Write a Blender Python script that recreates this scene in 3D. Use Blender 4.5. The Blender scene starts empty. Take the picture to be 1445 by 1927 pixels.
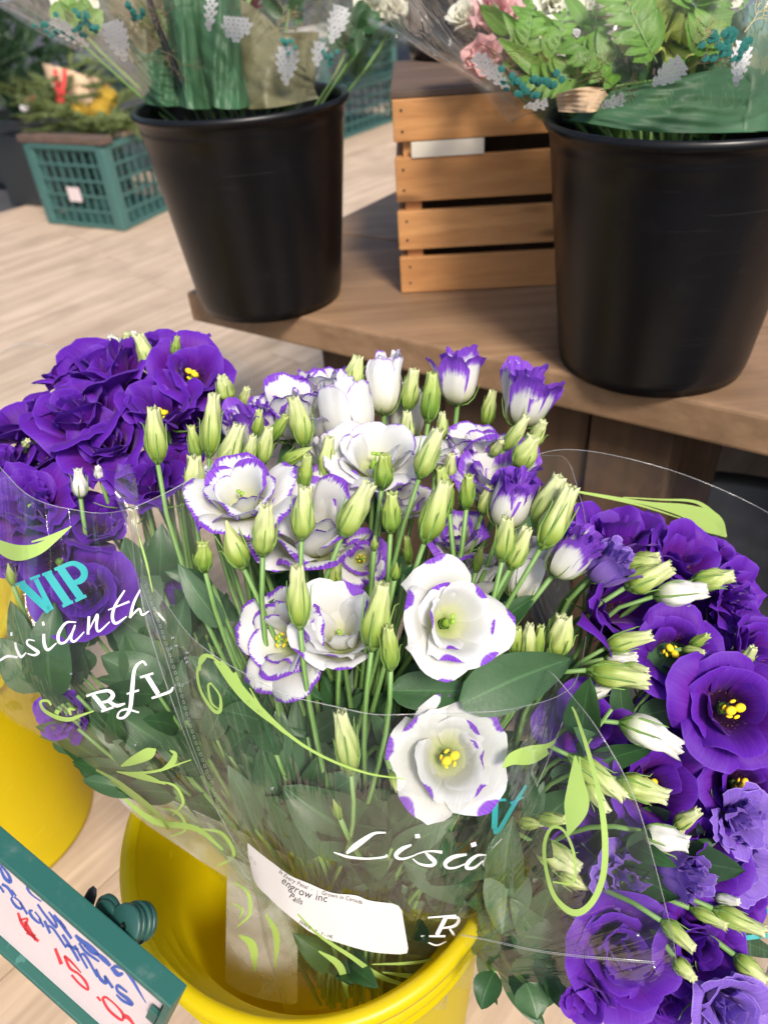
import bpy, math, random
import numpy as np
from mathutils import Vector, Matrix
from mathutils.bvhtree import BVHTree
rad = math.radians
SC = bpy.context.scene
COL = SC.collection
rng = np.random.default_rng(7)
random.seed(7)

# ------------------------------------------------------------------ camera, light, exposure
PITCH, ROLL, CAMZ, FPX = rad(37.5), rad(-4.6), 0.95, 1392.0
Fv = np.array([0, math.cos(PITCH), -math.sin(PITCH)])
_r0 = np.array([1., 0, 0]); _u0 = np.array([0, math.sin(PITCH), math.cos(PITCH)])
Rv = math.cos(ROLL)*_r0 + math.sin(ROLL)*_u0
Uv = -math.sin(ROLL)*_r0 + math.cos(ROLL)*_u0
CAM = np.array([0, 0, CAMZ])
cd = bpy.data.cameras.new('camera'); cam = bpy.data.objects.new('camera', cd); COL.objects.link(cam)
cam.matrix_world = Matrix(((Rv[0], Uv[0], -Fv[0], 0), (Rv[1], Uv[1], -Fv[1], 0), (Rv[2], Uv[2], -Fv[2], CAMZ), (0, 0, 0, 1)))
cd.sensor_fit = 'VERTICAL'; cd.sensor_height = 36; cd.lens = 26.0
cd.clip_start = 0.01; cd.clip_end = 500
cd.dof.use_dof = True; cd.dof.focus_distance = 0.47; cd.dof.aperture_fstop = 7.0
SC.camera = cam
W = bpy.data.worlds.new('World'); SC.world = W; W.use_nodes = True
wn = W.node_tree; wn.nodes.clear()
SUN_EL, SUN_AZ = rad(48), rad(160)         # azimuth measured clockwise from +Y
sk = wn.nodes.new('ShaderNodeTexSky'); sk.sky_type = 'NISHITA'; sk.sun_disc = False
sk.sun_elevation = SUN_EL; sk.sun_rotation = SUN_AZ; sk.air_density = 1.0; sk.dust_density = 3.0
bg = wn.nodes.new('ShaderNodeBackground'); bg.inputs[1].default_value = 0.105
wo = wn.nodes.new('ShaderNodeOutputWorld')
wn.links.new(sk.outputs[0], bg.inputs[0]); wn.links.new(bg.outputs[0], wo.inputs[0])
ld = bpy.data.lights.new('sun', 'SUN'); ld.energy = 2.5; ld.angle = rad(12); ld.color = (1, .92, .82)
lo = bpy.data.objects.new('sun', ld); COL.objects.link(lo)
sd = Vector((math.sin(SUN_AZ)*math.cos(SUN_EL), math.cos(SUN_AZ)*math.cos(SUN_EL), math.sin(SUN_EL)))
lo.rotation_euler = sd.to_track_quat('Z', 'Y').to_euler()
SC.view_settings.view_transform = 'Standard'; SC.view_settings.look = 'None'
SC.view_settings.exposure = 0.84; SC.view_settings.gamma = 1
SC.cycles.transparent_max_bounces = 48; SC.cycles.max_bounces = 8
SC.cycles.diffuse_bounces = 4; SC.cycles.glossy_bounces = 3; SC.cycles.transmission_bounces = 4
SC.cycles.caustics_reflective = False; SC.cycles.caustics_refractive = False
try:
    SC.cycles.use_denoising = True; SC.cycles.denoiser = 'OPENIMAGEDENOISE'
except Exception:
    pass

# ------------------------------------------------------------------ helpers
def ray(x, y): return Fv + (x-722.5)/FPX*Rv - (y-963.5)/FPX*Uv
def P(x, y, d): return CAM + d*ray(x, y)
def PZ(x, y, z):
    r = ray(x, y); return CAM + (z-CAMZ)/r[2]*r
def camdir(x, y, z):
    v = x*Rv + y*Uv - z*Fv; return v/np.linalg.norm(v)
def nrm(v):
    v = np.asarray(v, float); return v/(np.linalg.norm(v)+1e-12)
def frame(z, roll=0.0):
    z = nrm(z); a = np.array([0, 0, 1.]) if abs(z[2]) < .9 else np.array([1., 0, 0])
    x = nrm(np.cross(a, z)); y = np.cross(z, x)
    c, s = math.cos(roll), math.sin(roll)
    return np.stack([c*x+s*y, -s*x+c*y, z], 1)      # columns

def tag(o, label=None, cat=None, group=None, kind=None):
    if label: o['label'] = label
    if cat: o['category'] = cat
    if group: o['group'] = group
    if kind: o['kind'] = kind
    return o
def thing(name, label, cat, loc=(0, 0, 0), group=None):
    o = bpy.data.objects.new(name, None); COL.objects.link(o); o.location = [float(a) for a in loc]
    o.empty_display_size = .02
    return tag(o, label, cat, group)
def wloc(o):
    v = np.zeros(3)
    while o is not None:
        v += np.array(o.location); o = o.parent
    return v
def part(name, V, F, m, parent=None, uv=None, smooth=True, loc=None, local=False):
    """V in world space unless local; F faces; one mesh object."""
    V = np.asarray(V, float)
    base = wloc(parent) if parent is not None else np.zeros(3)
    if loc is None: loc = np.zeros(3) if parent is not None else V.mean(0)
    if not local: V = V - base - loc
    me = bpy.data.meshes.new(name)
    me.from_pydata(V.tolist(), [], [tuple(int(i) for i in f) for f in F])
    if uv is not None:
        ul = me.uv_layers.new(name='UVMap'); li = np.empty(len(me.loops), int)
        me.loops.foreach_get('vertex_index', li)
        ul.data.foreach_set('uv', np.asarray(uv, float)[li].ravel())
    if smooth: me.polygons.foreach_set('use_smooth', [True]*len(me.polygons))
    me.materials.append(m); me.update()
    o = bpy.data.objects.new(name, me); COL.objects.link(o); o.location = [float(a) for a in loc]
    if parent is not None: o.parent = parent
    return o
def grid_faces(nu, nv, wrap=False):
    F = []
    for j in range(nv-1):
        for i in range(nu if wrap else nu-1):
            i2 = (i+1) % nu
            F.append((j*nu+i, j*nu+i2, (j+1)*nu+i2, (j+1)*nu+i))
    return F
class MB:
    def __init__(s): s.V = []; s.F = []; s.n = 0; s.UV = []
    def add(s, V, F, uv=None):
        V = np.asarray(V, float); s.V.append(V); s.F += [tuple(i+s.n for i in f) for f in F]; s.n += len(V)
        s.UV.append(np.zeros((len(V), 2)) if uv is None else np.asarray(uv, float)); return s
    def box(s, c, size, M=None, bev=0):
        c = np.asarray(c, float); h = np.asarray(size, float)/2
        M = np.eye(3) if M is None else M
        if bev <= 0:
            pts = np.array([[x, y, z] for x in (-1, 1) for y in (-1, 1) for z in (-1, 1)])*h
            F = [(0, 1, 3, 2), (4, 6, 7, 5), (0, 4, 5, 1), (2, 3, 7, 6), (0, 2, 6, 4), (1, 5, 7, 3)]
        else:
            pts, F = bevel_box(h, bev)
        return s.add(c + pts @ M.T, F)
    def build(s, name, m, parent=None, smooth=False, **k):
        return part(name, np.concatenate(s.V), s.F, m, parent, smooth=smooth, uv=np.concatenate(s.UV), **k)
def bevel_box(h, b):
    import bmesh
    bm = bmesh.new(); bmesh.ops.create_cube(bm, size=1)
    for v in bm.verts: v.co = Vector((v.co.x*2*h[0], v.co.y*2*h[1], v.co.z*2*h[2]))
    bmesh.ops.bevel(bm, geom=bm.edges[:], offset=b, segments=2, affect='EDGES', profile=.6)
    bm.verts.index_update()
    V = np.array([v.co[:] for v in bm.verts]); F = [tuple(v.index for v in f.verts) for f in bm.faces]; bm.free()
    return V, F
def catmull(pts, n=6):
    P_ = np.asarray(pts, float); P_ = np.vstack([2*P_[0]-P_[1], P_, 2*P_[-1]-P_[-2]]); out = []
    for i in range(1, len(P_)-2):
        a, b, c, d = P_[i-1:i+3]
        for t in np.linspace(0, 1, n, endpoint=False):
            out.append(.5*((2*b)+(-a+c)*t+(2*a-5*b+4*c-d)*t*t+(-a+3*b-3*c+d)*t**3))
    out.append(P_[-2]); return np.array(out)
def tube(pts, r, sides=6, cap=True):
    pts = np.asarray(pts, float); n = len(pts); r = np.broadcast_to(np.asarray(r, float), (n,))
    T = np.gradient(pts, axis=0); T /= np.linalg.norm(T, axis=1)[:, None]+1e-12
    a = np.array([0, 0, 1.]) if abs(T[0][2]) < .9 else np.array([1., 0, 0])
    x = nrm(np.cross(a, T[0])); V = []; UVs = []
    for i in range(n):
        x = nrm(x - T[i]*np.dot(x, T[i])); y = np.cross(T[i], x)
        for k in range(sides):
            t = 2*math.pi*k/sides; V.append(pts[i]+r[i]*(math.cos(t)*x+math.sin(t)*y)); UVs.append((k/sides, i/(n-1)))
    F = grid_faces(sides, n, True)
    if cap:
        F.append(tuple(range(sides-1, -1, -1))); F.append(tuple(range((n-1)*sides, n*sides)))
    return np.array(V), F, np.array(UVs)
def lathe(prof, n=32, c=(0, 0, 0), M=None):
    prof = np.asarray(prof, float); t = np.arange(n)*2*math.pi/n
    V = np.array([[r*math.cos(a), r*math.sin(a), z] for r, z in prof for a in t])
    M = np.eye(3) if M is None else M
    return np.asarray(c)+V@M.T, grid_faces(n, len(prof), True)
def ellipsoid(c, r, M=None, nu=10, nv=7):
    V = []
    for j in range(nv):
        ph = math.pi*(j+.001)/(nv-1+.002)
        for i in range(nu):
            t = 2*math.pi*i/nu; V.append((math.sin(ph)*math.cos(t), math.sin(ph)*math.sin(t), math.cos(ph)))
    V = np.array(V)*np.asarray(r, float)
    M = np.eye(3) if M is None else M
    return np.asarray(c)+V@M.T, grid_faces(nu, nv, True)
def bez(p0, p1, p2, p3, n=10):
    t = np.linspace(0, 1, n)[:, None]
    return (1-t)**3*p0+3*(1-t)**2*t*p1+3*(1-t)*t*t*p2+t**3*p3

# ------------------------------------------------------------------ materials
class NT:
    def __init__(s, name):
        s.m = bpy.data.materials.new(name); s.m.use_nodes = True; s.t = s.m.node_tree; s.t.nodes.clear()
        s.out = s.t.nodes.new('ShaderNodeOutputMaterial')
    def n(s, typ, inp=None, **kw):
        nd = s.t.nodes.new(typ)
        for k, v in kw.items(): setattr(nd, k, v)
        for k, v in (inp or {}).items():
            so = nd.inputs[k]
            if isinstance(v, bpy.types.NodeSocket): s.t.links.new(v, so)
            elif isinstance(v, (tuple, list)) and len(v) == 3 and so.type == 'RGBA': so.default_value = (*v, 1)
            else: so.default_value = v
        return nd
    def math(s, op, a, b=0.0, clamp=False):
        nd = s.n('ShaderNodeMath', {0: a, 1: b}, operation=op, use_clamp=clamp); return nd.outputs[0]
    def noise(s, scale, detail=4, vec=None, rough=.55, dist=0):
        i = {'Scale': scale, 'Detail': detail, 'Roughness': rough, 'Distortion': dist}
        if vec is not None: i['Vector'] = vec
        return s.n('ShaderNodeTexNoise', i).outputs['Fac']
    def ramp(s, fac, stops):
        nd = s.n('ShaderNodeValToRGB', {0: fac}); e = nd.color_ramp.elements
        while len(e) < len(stops): e.new(.5)
        for k, (p, c) in enumerate(stops):
            e[k].position = p; e[k].color = (*c, 1) if len(c) == 3 else c
        return nd.outputs[0]
    def mix(s, f, a, b, mode='MIX'):
        nd = s.n('ShaderNodeMix', data_type='RGBA', blend_type=mode)
        for k, v in ((0, f), (6, a), (7, b)):
            so = nd.inputs[k]
            if isinstance(v, bpy.types.NodeSocket): s.t.links.new(v, so)
            elif isinstance(v, (tuple, list)): so.default_value = (*v, 1)
            else: so.default_value = v
        return nd.outputs[2]
    def smooth(s, x, a, b):
        nd = s.n('ShaderNodeMapRange', {0: x, 1: a, 2: b, 3: 0., 4: 1.}, interpolation_type='SMOOTHSTEP'); return nd.outputs[0]
    def mapped(s, scale, src='Object', rot=(0, 0, 0), rnd=False):
        tc = s.n('ShaderNodeTexCoord').outputs[src]
        if rnd:
            oi = s.n('ShaderNodeObjectInfo').outputs['Random']
            v = s.n('ShaderNodeVectorMath', {0: tc, 1: s.n('ShaderNodeCombineXYZ', {0: s.math('MULTIPLY', oi, 37.), 1: s.math('MULTIPLY', oi, 91.)}).outputs[0]}, operation='ADD').outputs[0]
        else: v = tc
        return s.n('ShaderNodeMapping', {'Vector': v, 'Scale': scale, 'Rotation': rot}).outputs[0]
    def bump(s, h, strength=.3, dist=.001):
        return s.n('ShaderNodeBump', {'Height': h, 'Strength': strength, 'Distance': dist}).outputs[0]
    def surf(s, sh): s.t.links.new(sh, s.out.inputs[0]); return s.m
    def pbr(s, col, rough=.5, normal=None, **kw):
        i = {'Base Color': col, 'Roughness': rough}
        if normal is not None: i['Normal'] = normal
        for k, v in kw.items(): i[k] = v
        return s.n('ShaderNodeBsdfPrincipled', i).outputs[0]

def petal_mat(name, kind):
    t = NT(name)
    uv = t.n('ShaderNodeUVMap').outputs[0]; sx = t.n('ShaderNodeSeparateXYZ', {0: uv})
    u, v = sx.outputs[0], sx.outputs[1]
    au = t.math('ABSOLUTE', t.math('SUBTRACT', t.math('MULTIPLY', u, 2.), 1.))
    tc = t.n('ShaderNodeTexCoord').outputs['Object']
    rnd = t.n('ShaderNodeObjectInfo').outputs['Random']
    veins = t.noise(1., 3, t.n('ShaderNodeMapping', {'Vector': uv, 'Scale': (34, 2.2, 1)}).outputs[0])
    blot = t.noise(90., 3, tc)
    e = t.math('MINIMUM', t.math('SUBTRACT', 1., v), t.math('ADD', t.math('MULTIPLY', t.math('SUBTRACT', 1., au), .55), t.math('MULTIPLY', t.math('SUBTRACT', 1., v), .55)))
    rough = .55; hue = None
    if kind[0] == 'pic':
        thr, amp, soft = kind[1:]
        n2 = t.math('MULTIPLY', t.math('SUBTRACT', blot, .5), amp)
        n3 = t.math('MULTIPLY', t.math('SUBTRACT', veins, .5), amp*.6)
        rr = t.math('MULTIPLY', t.math('SUBTRACT', rnd, .5), thr*.9)
        if name.endswith('spotted'):
            e = t.math('ADD', t.math('MULTIPLY', t.math('SUBTRACT', 1., v), 1.), t.math('MULTIPLY', t.math('POWER', t.math('ABSOLUTE', t.math('SUBTRACT', u, t.math('ADD', .32, t.math('MULTIPLY', rnd, .36)))), 2.), 6.))
        x = t.math('ADD', t.math('ADD', e, n2), t.math('ADD', n3, rr))
        mask = t.math('SUBTRACT', 1., t.smooth(x, thr-soft, thr+soft))
        white = t.ramp(v, [(0., (.36, .44, .12)), (.22, (.62, .64, .38)), (.45, (.72, .72, .65)), (1., (.74, .74, .76))])
        white = t.mix(t.math('MULTIPLY', t.smooth(veins, .5, .8), .10), white, (.70, .68, .66))
        pur = t.mix(t.smooth(veins, .3, .7), (.16, .03, .50), (.30, .11, .62))
        col = t.mix(mask, white, pur)
    elif kind[0] == 'purple':
        a = t.ramp(v, [(0., (.035, .004, .05)), (.25, (.045, .003, .13)), (.6, (.085, .006, .27)), (1., (.125, .016, .42))])
        b = t.ramp(v, [(0., (.035, .004, .05)), (.25, (.08, .004, .14)), (.6, (.14, .009, .29)), (1., (.12, .016, .43))])
        col = t.mix(t.smooth(t.math('ADD', t.math('MULTIPLY', blot, .6), t.math('MULTIPLY', rnd, .5)), .35, .75), a, b)
        col = t.mix(t.math('MULTIPLY', t.smooth(veins, .45, .75), .35), col, (.20, .06, .50))
        sp = t.math('MULTIPLY', t.smooth(t.noise(900., 2, tc), .60, .68), t.math('MULTIPLY', t.smooth(v, .12, .2), t.math('SUBTRACT', 1., t.smooth(v, .34, .52))))
        col = t.mix(t.math('SUBTRACT', 1., t.smooth(v, .16, .42)), col, (.022, .002, .03))
        col = t.mix(t.math('MULTIPLY', sp, .8), col, (.45, .20, .03))
        col = t.mix(t.math('MULTIPLY', t.math('SUBTRACT', 1., t.smooth(e, 0., .05)), .25), col, (.26, .10, .62))
        rough = .6
    elif kind[0] == 'lilac':
        col = t.ramp(v, [(0., (.40, .38, .35)), (.3, (.26, .16, .50)), (.75, (.26, .14, .58)), (1., (.20, .09, .55))])
        col = t.mix(t.math('MULTIPLY', t.smooth(veins, .4, .8), .5), col, (.40, .28, .66))
        col = t.mix(t.math('MULTIPLY', t.math('SUBTRACT', 1., t.smooth(e, 0., .05)), .5), col, (.5, .38, .75))
    elif kind[0] == 'plain':
        c0, c1 = kind[1:3]
        col = t.mix(v, c0, c1)
        col = t.mix(t.math('MULTIPLY', t.smooth(veins, .4, .8), .25), col, tuple(min(1, a*1.3) for a in c1))
    bmp = t.bump(t.math('ADD', veins, t.math('MULTIPLY', t.noise(160., 3, tc), .5)), .35, .0006)
    p = t.pbr(col, rough, bmp, **({'Specular IOR Level': .3, 'Sheen Weight': .22, 'Sheen Roughness': .35, 'Sheen Tint': (.72, .42, 1., 1)} if kind[0] in ('purple', 'lilac') else {'Specular IOR Level': .25}))
    tr = t.n('ShaderNodeBsdfTranslucent', {'Color': col}).outputs[0]
    return t.surf(t.n('ShaderNodeMixShader', {0: .34, 1: p, 2: tr}).outputs[0])

def leafy(name, c0, c1, tr=.2, rough=.45, scale=40):
    t = NT(name); tc = t.mapped((1, 1, 1), rnd=True)
    uv = t.n('ShaderNodeUVMap').outputs[0]; sx = t.n('ShaderNodeSeparateXYZ', {0: uv})
    au = t.math('ABSOLUTE', t.math('SUBTRACT', t.math('MULTIPLY', sx.outputs[0], 2.), 1.))
    col = t.mix(t.noise(scale, 4, tc), c0, c1)
    mid = t.math('SUBTRACT', 1., t.smooth(au, .02, .09))
    col = t.mix(t.math('MULTIPLY', mid, .35), col, tuple(min(1, a*2) for a in c1))
    fine = t.noise(scale*9, 3, tc)
    col = t.mix(t.math('MULTIPLY', fine, .25), col, tuple(a*.55 for a in c0))
    p = t.pbr(col, rough, t.bump(t.math('ADD', fine, t.math('MULTIPLY', mid, -.6)), .3, .0006))
    return t.surf(t.n('ShaderNodeMixShader', {0: tr, 1: p, 2: t.n('ShaderNodeBsdfTranslucent', {'Color': col}).outputs[0]}).outputs[0])

def bud_mat(name, stops, white=False):
    t = NT(name); uv = t.n('ShaderNodeUVMap').outputs[0]; sx = t.n('ShaderNodeSeparateXYZ', {0: uv})
    rnd = t.n('ShaderNodeObjectInfo').outputs['Random']
    v = t.math('ADD', sx.outputs[1], t.math('MULTIPLY', t.math('SUBTRACT', rnd, .5), .25))
    col = t.ramp(v, stops)
    veins = t.noise(1., 4, t.n('ShaderNodeMapping', {'Vector': uv, 'Scale': (26, 1.6, 1), 'Rotation': (0, 0, .12)}).outputs[0])
    col = t.mix(t.math('MULTIPLY', t.smooth(veins, .45, .7), .35), col, tuple(a*.62 for a in stops[1][1]))
    p = t.pbr(col, .42, t.bump(veins, .5, .0008))
    return t.surf(t.n('ShaderNodeMixShader', {0: .22, 1: p, 2: t.n('ShaderNodeBsdfTranslucent', {'Color': col}).outputs[0]}).outputs[0])

def plain(name, c, rough=.5, var=.2, scale=20, bump=.2, bd=.001, **kw):
    t = NT(name); tc = t.mapped((1, 1, 1), rnd=True)
    n = t.noise(scale, 5, tc)
    col = t.mix(n, tuple(a*(1-var) for a in c), tuple(min(1, a*(1+var)) for a in c))
    return t.surf(t.pbr(col, rough, t.bump(t.noise(scale*6, 4, tc), bump, bd), **kw))

def wood(name, dark, light, stretch=(2, 40, 40), rough=.65, bump=.5, knots=False, dirt=0):
    t = NT(name); tc = t.mapped(stretch, rnd=True)
    tc1 = t.mapped((1, 1, 1), rnd=True)
    g = t.noise(1., 8, tc, .65, .6); g2 = t.noise(3.1, 5, tc, .6, .2)
    rnd = t.n('ShaderNodeObjectInfo').outputs['Random']
    f = t.math('ADD', t.math('MULTIPLY', g, .75), t.math('MULTIPLY', g2, .35))
    col = t.ramp(f, [(.30, dark), (.55, tuple((a+b)/2 for a, b in zip(dark, light))), (.78, light)])
    col = t.mix(t.math('MULTIPLY', t.math('SUBTRACT', rnd, .3), .35, True), col, dark)
    if knots:
        vo = t.n('ShaderNodeTexVoronoi', {'Vector': t.mapped((6, 26, 26), rnd=True), 'Scale': 1.0}).outputs['Distance']
        col = t.mix(t.math('MULTIPLY', t.math('SUBTRACT', 1., t.smooth(vo, .05, .22)), .75), col, tuple(a*.35 for a in dark))
    if dirt:
        col = t.mix(t.math('MULTIPLY', t.smooth(t.noise(5., 5, tc1), .45, .7), dirt), col, tuple(a*.5 for a in dark))
    return t.surf(t.pbr(col, rough, t.bump(f, bump, .0015)))

M = {}
M['white_spot'] = petal_mat('petal_white_spotted', ('pic', .125, .10, .025))
M['white_edge'] = petal_mat('petal_white_edged', ('pic', .085, .34, .03))
M['white_wide'] = petal_mat('petal_white_wide_edge', ('pic', .24, .28, .07))
M['white_thin'] = petal_mat('petal_white_thin_edge', ('pic', .01, .16, .03))
M['purple'] = petal_mat('petal_purple', ('purple',))
M['lilac'] = petal_mat('petal_lilac', ('lilac',))
M['pinkp'] = petal_mat('petal_pink', ('plain', (.75, .45, .42), (.80, .48, .50)))
M['coral'] = petal_mat('petal_coral', ('plain', (.70, .25, .18), (.80, .42, .36)))
M['cream'] = petal_mat('petal_cream', ('plain', (.60, .62, .35), (.84, .83, .74)))
M['mum'] = petal_mat('petal_yellow_green', ('plain', (.40, .50, .06), (.66, .72, .24)))
M['bud'] = bud_mat('bud_green', [(0., (.13, .23, .025)), (.22, (.30, .41, .07)), (.55, (.50, .58, .20)), (1., (.68, .72, .40))])
M['bud_y'] = bud_mat('bud_dark_green', [(0., (.075, .16, .018)), (.3, (.18, .31, .04)), (.7, (.37, .48, .10)), (1., (.55, .64, .24))])
M['bud_w'] = bud_mat('bud_white', [(0., (.40, .48, .24)), (.25, (.68, .69, .58)), (.6, (.78, .76, .74)), (1., (.76, .76, .66))])
M['stem'] = leafy('stem_green', (.10, .22, .045), (.21, .36, .11), .05, .5)
M['sepal'] = leafy('sepal_green', (.13, .26, .05), (.24, .40, .09), .1)
M['leaf'] = leafy('leaf_green', (.016, .062, .018), (.045, .125, .038), .22)
M['leaf_l'] = leafy('leaf_grey_green', (.032, .095, .035), (.085, .17, .075), .22)
M['fern'] = leafy('fern_green', (.10, .25, .025), (.22, .44, .07), .4)
M['fir'] = leafy('fir_green', (.015, .05, .02), (.05, .11, .035), .1)
M['fir_l'] = leafy('fir_light', (.10, .15, .04), (.22, .26, .09), .15)
M['anther'] = plain('anther_yellow', (.92, .62, .01), .6, .2, 300, .4)
M['stigma'] = plain('stigma_green', (.25, .42, .04), .4, .15, 200)
M['stigma_w'] = plain('stigma_cream', (.75, .74, .50), .45, .1, 200)
def plastic(name, c, rough, scr=.2, tr=0, lines=False, spec=.5, dust=0):
    t = NT(name); tc = t.mapped((1, 1, 1), rnd=True)
    n = t.noise(9, 5, tc); fine = t.noise(140, 4, tc)
    col = t.mix(n, tuple(a*.88 for a in c), c)
    if dust: col = t.mix(t.math('MULTIPLY', t.smooth(t.noise(22, 6, tc, .7), .55, .75), dust), col, (.35, .36, .34))
    sc = t.noise(1., 2, t.mapped((3, 60, 400), rot=(.3, .5, .2)))
    col = t.mix(t.math('MULTIPLY', t.smooth(sc, .66, .72), scr), col, tuple(min(1, a*1.8+.05) for a in c))
    r = t.math('ADD', rough, t.math('MULTIPLY', t.math('SUBTRACT', n, .5), .2))
    p = t.pbr(col, r, t.bump(fine, .12, .0006), **{'Specular IOR Level': spec})
    if tr: p = t.n('ShaderNodeMixShader', {0: tr, 1: p, 2: t.n('ShaderNodeBsdfTranslucent', {'Color': col}).outputs[0]}).outputs[0]
    return t.surf(p)
M['yellow'] = plastic('plastic_yellow', (.84, .68, .004), .34, .35, .45)
M['black'] = plastic('plastic_black', (.004, .004, .005), .34, .12, 0, spec=.32, dust=.012)
M['crate_green'] = plastic('plastic_green', (.055, .15, .135), .45, .1, .05, dust=.3)
M['frame_green'] = plastic('plastic_dark_green', (.018, .105, .085), .42, .5, 0, dust=.30)
M['knob_green'] = plastic('plastic_knob_green', (.018, .075, .062), .38, .3)
M['charcoal'] = plastic('plastic_charcoal', (.028, .03, .032), .5, .1)
M['deck'] = wood('wood_deck', (.27, .19, .13), (.64, .50, .375), (1.2, 26, 26), .75, .5, dirt=.25)
M['shelf'] = wood('wood_shelf', (.17, .095, .048), (.43, .27, .155), (1.5, 24, 24), .6, .5, dirt=.5)
M['crate_wood'] = wood('wood_crate', (.40, .165, .05), (.74, .38, .15), (3, 40, 40), .6, .4, knots=True)
M['crate_grey'] = wood('wood_weathered', (.07, .045, .035), (.17, .11, .08), (3, 40, 40), .7, .4)
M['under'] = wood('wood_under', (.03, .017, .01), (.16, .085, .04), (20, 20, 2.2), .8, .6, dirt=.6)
M['kraft'] = plain('kraft_paper', (.55, .38, .24), .7, .15, 30)
M['card'] = plain('card_pink_white', (.66, .56, .56), .6, .07, 25, .3)
M['paper'] = plain('paper_white', (.66, .64, .64), .5, .04, 60, .2)
M['paperfr'] = plain('paper_warm', (.75, .68, .58), .6, .08, 60, .2)
M['ink'] = plain('ink_black', (.02, .02, .025), .5, .1)
M['blue'] = plain('ink_blue', (.04, .10, .42), .5, .25, 80)
M['red'] = plain('ink_red', (.70, .03, .05), .5, .15, 80)
M['ribbon'] = plain('ribbon_red', (.65, .05, .05), .4, .2)
M['gold'] = plain('gold_glitter', (.75, .45, .06), .35, .5, 300, .8, .003, Metallic=.6)
M['tissue'] = leafy('tissue_green', (.04, .13, .055), (.085, .20, .10), .3, .5, 12)
M['tealdk'] = plain('print_dark_teal', (.01, .14, .12), .45, .1)
def printm(name, c, k=.45):
    t = NT(name); p = t.pbr(c, .4); return t.surf(t.n('ShaderNodeMixShader', {0: k, 1: p, 2: t.n('ShaderNodeBsdfTranslucent', {'Color': c}).outputs[0]}).outputs[0])
M['pwhite'] = printm('print_white', (.84, .84, .84, 1), .12)
M['conewhite'] = printm('print_bright_white', (.95, .95, .94, 1), .3)
M['lime'] = printm('print_lime', (.46, .66, .17, 1), .3); M['teal'] = printm('print_teal', (.05, .45, .46, 1), .3)
M['pgold'] = plain('print_gold', (.40, .34, .19), .4, .2)
M['seam'] = plain('film_seam', (.40, .40, .38), .3, .1)
M['olive'] = leafy('wrap_olive', (.13, .13, .06), (.27, .25, .14), .3, .5, 12)
M['soil'] = plain('asphalt', (.05, .05, .055), .85, .3, 60, .6, .004)
M['drop'] = NT('water_drop').m
def _drop():
    t = NT('water_drop_clear')
    return t.surf(t.n('ShaderNodeMixShader', {0: .35, 1: t.n('ShaderNodeBsdfTransparent').outputs[0], 2: t.n('ShaderNodeBsdfGlossy', {'Roughness': .05}).outputs[0]}).outputs[0])
M['drop'] = _drop()
def film(name, haze=.018, tint=(.97, .98, .97), gl=.33, rough=.05, wr=1.0):
    t = NT(name); tc = t.mapped((1, 1, 1))
    h = t.math('ADD', t.noise(7., 2, tc, .5, .8), t.math('MULTIPLY', t.noise(38., 2, tc), .12))
    rg = t.math('ABSOLUTE', t.math('SUBTRACT', t.noise(11., 3, t.mapped((1, 1, .35), rot=(.3, .2, .6)), .5, 1.2), .5))
    rg = t.math('SUBTRACT', 1., t.smooth(rg, 0., .035))
    uvn = t.n('ShaderNodeUVMap').outputs[0]
    st = t.noise(1., 3, t.n('ShaderNodeMapping', {'Vector': uvn, 'Scale': (46, 2.2, 1)}).outputs[0], .5, .6)
    st2 = t.math('SUBTRACT', 1., t.smooth(t.math('ABSOLUTE', t.math('SUBTRACT', st, .5)), 0., .03))
    h = t.math('ADD', t.math('ADD', h, t.math('MULTIPLY', rg, .08)), t.math('ADD', t.math('MULTIPLY', st, .18), t.math('MULTIPLY', st2, .06)))
    nb = t.bump(h, .42*wr, .012)
    fr = t.n('ShaderNodeFresnel', {'IOR': 1.45, 'Normal': nb}).outputs[0]
    f = t.math('MULTIPLY', t.math('MINIMUM', fr, .40), gl, True)
    gls = t.n('ShaderNodeBsdfGlossy', {'Roughness': rough, 'Normal': nb, 'Color': (1, 1, 1)}).outputs[0]
    trn = t.n('ShaderNodeBsdfTransparent', {'Color': tint}).outputs[0]
    dif = t.n('ShaderNodeBsdfDiffuse', {'Color': (.8, .8, .8)}).outputs[0]
    hz = t.math('MULTIPLY', t.math('ADD', t.smooth(t.noise(14., 4, tc, .6, .5), .4, .75), .35), haze)
    a = t.n('ShaderNodeMixShader', {0: hz, 1: trn, 2: dif}).outputs[0]
    return t.surf(t.n('ShaderNodeMixShader', {0: f, 1: a, 2: gls}).outputs[0])
M['film'] = film('clear_film')
M['film2'] = film('clear_film_crinkled', .07, (.97, .975, .95), .6, .12, 1.6)
M['film_edge'] = film('clear_film_edge', .22, (.9, .9, .9), .8, .2)
M['film_frost'] = film('frosted_film', .42, (.90, .93, .80), .6, .2, 1.5)

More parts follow.
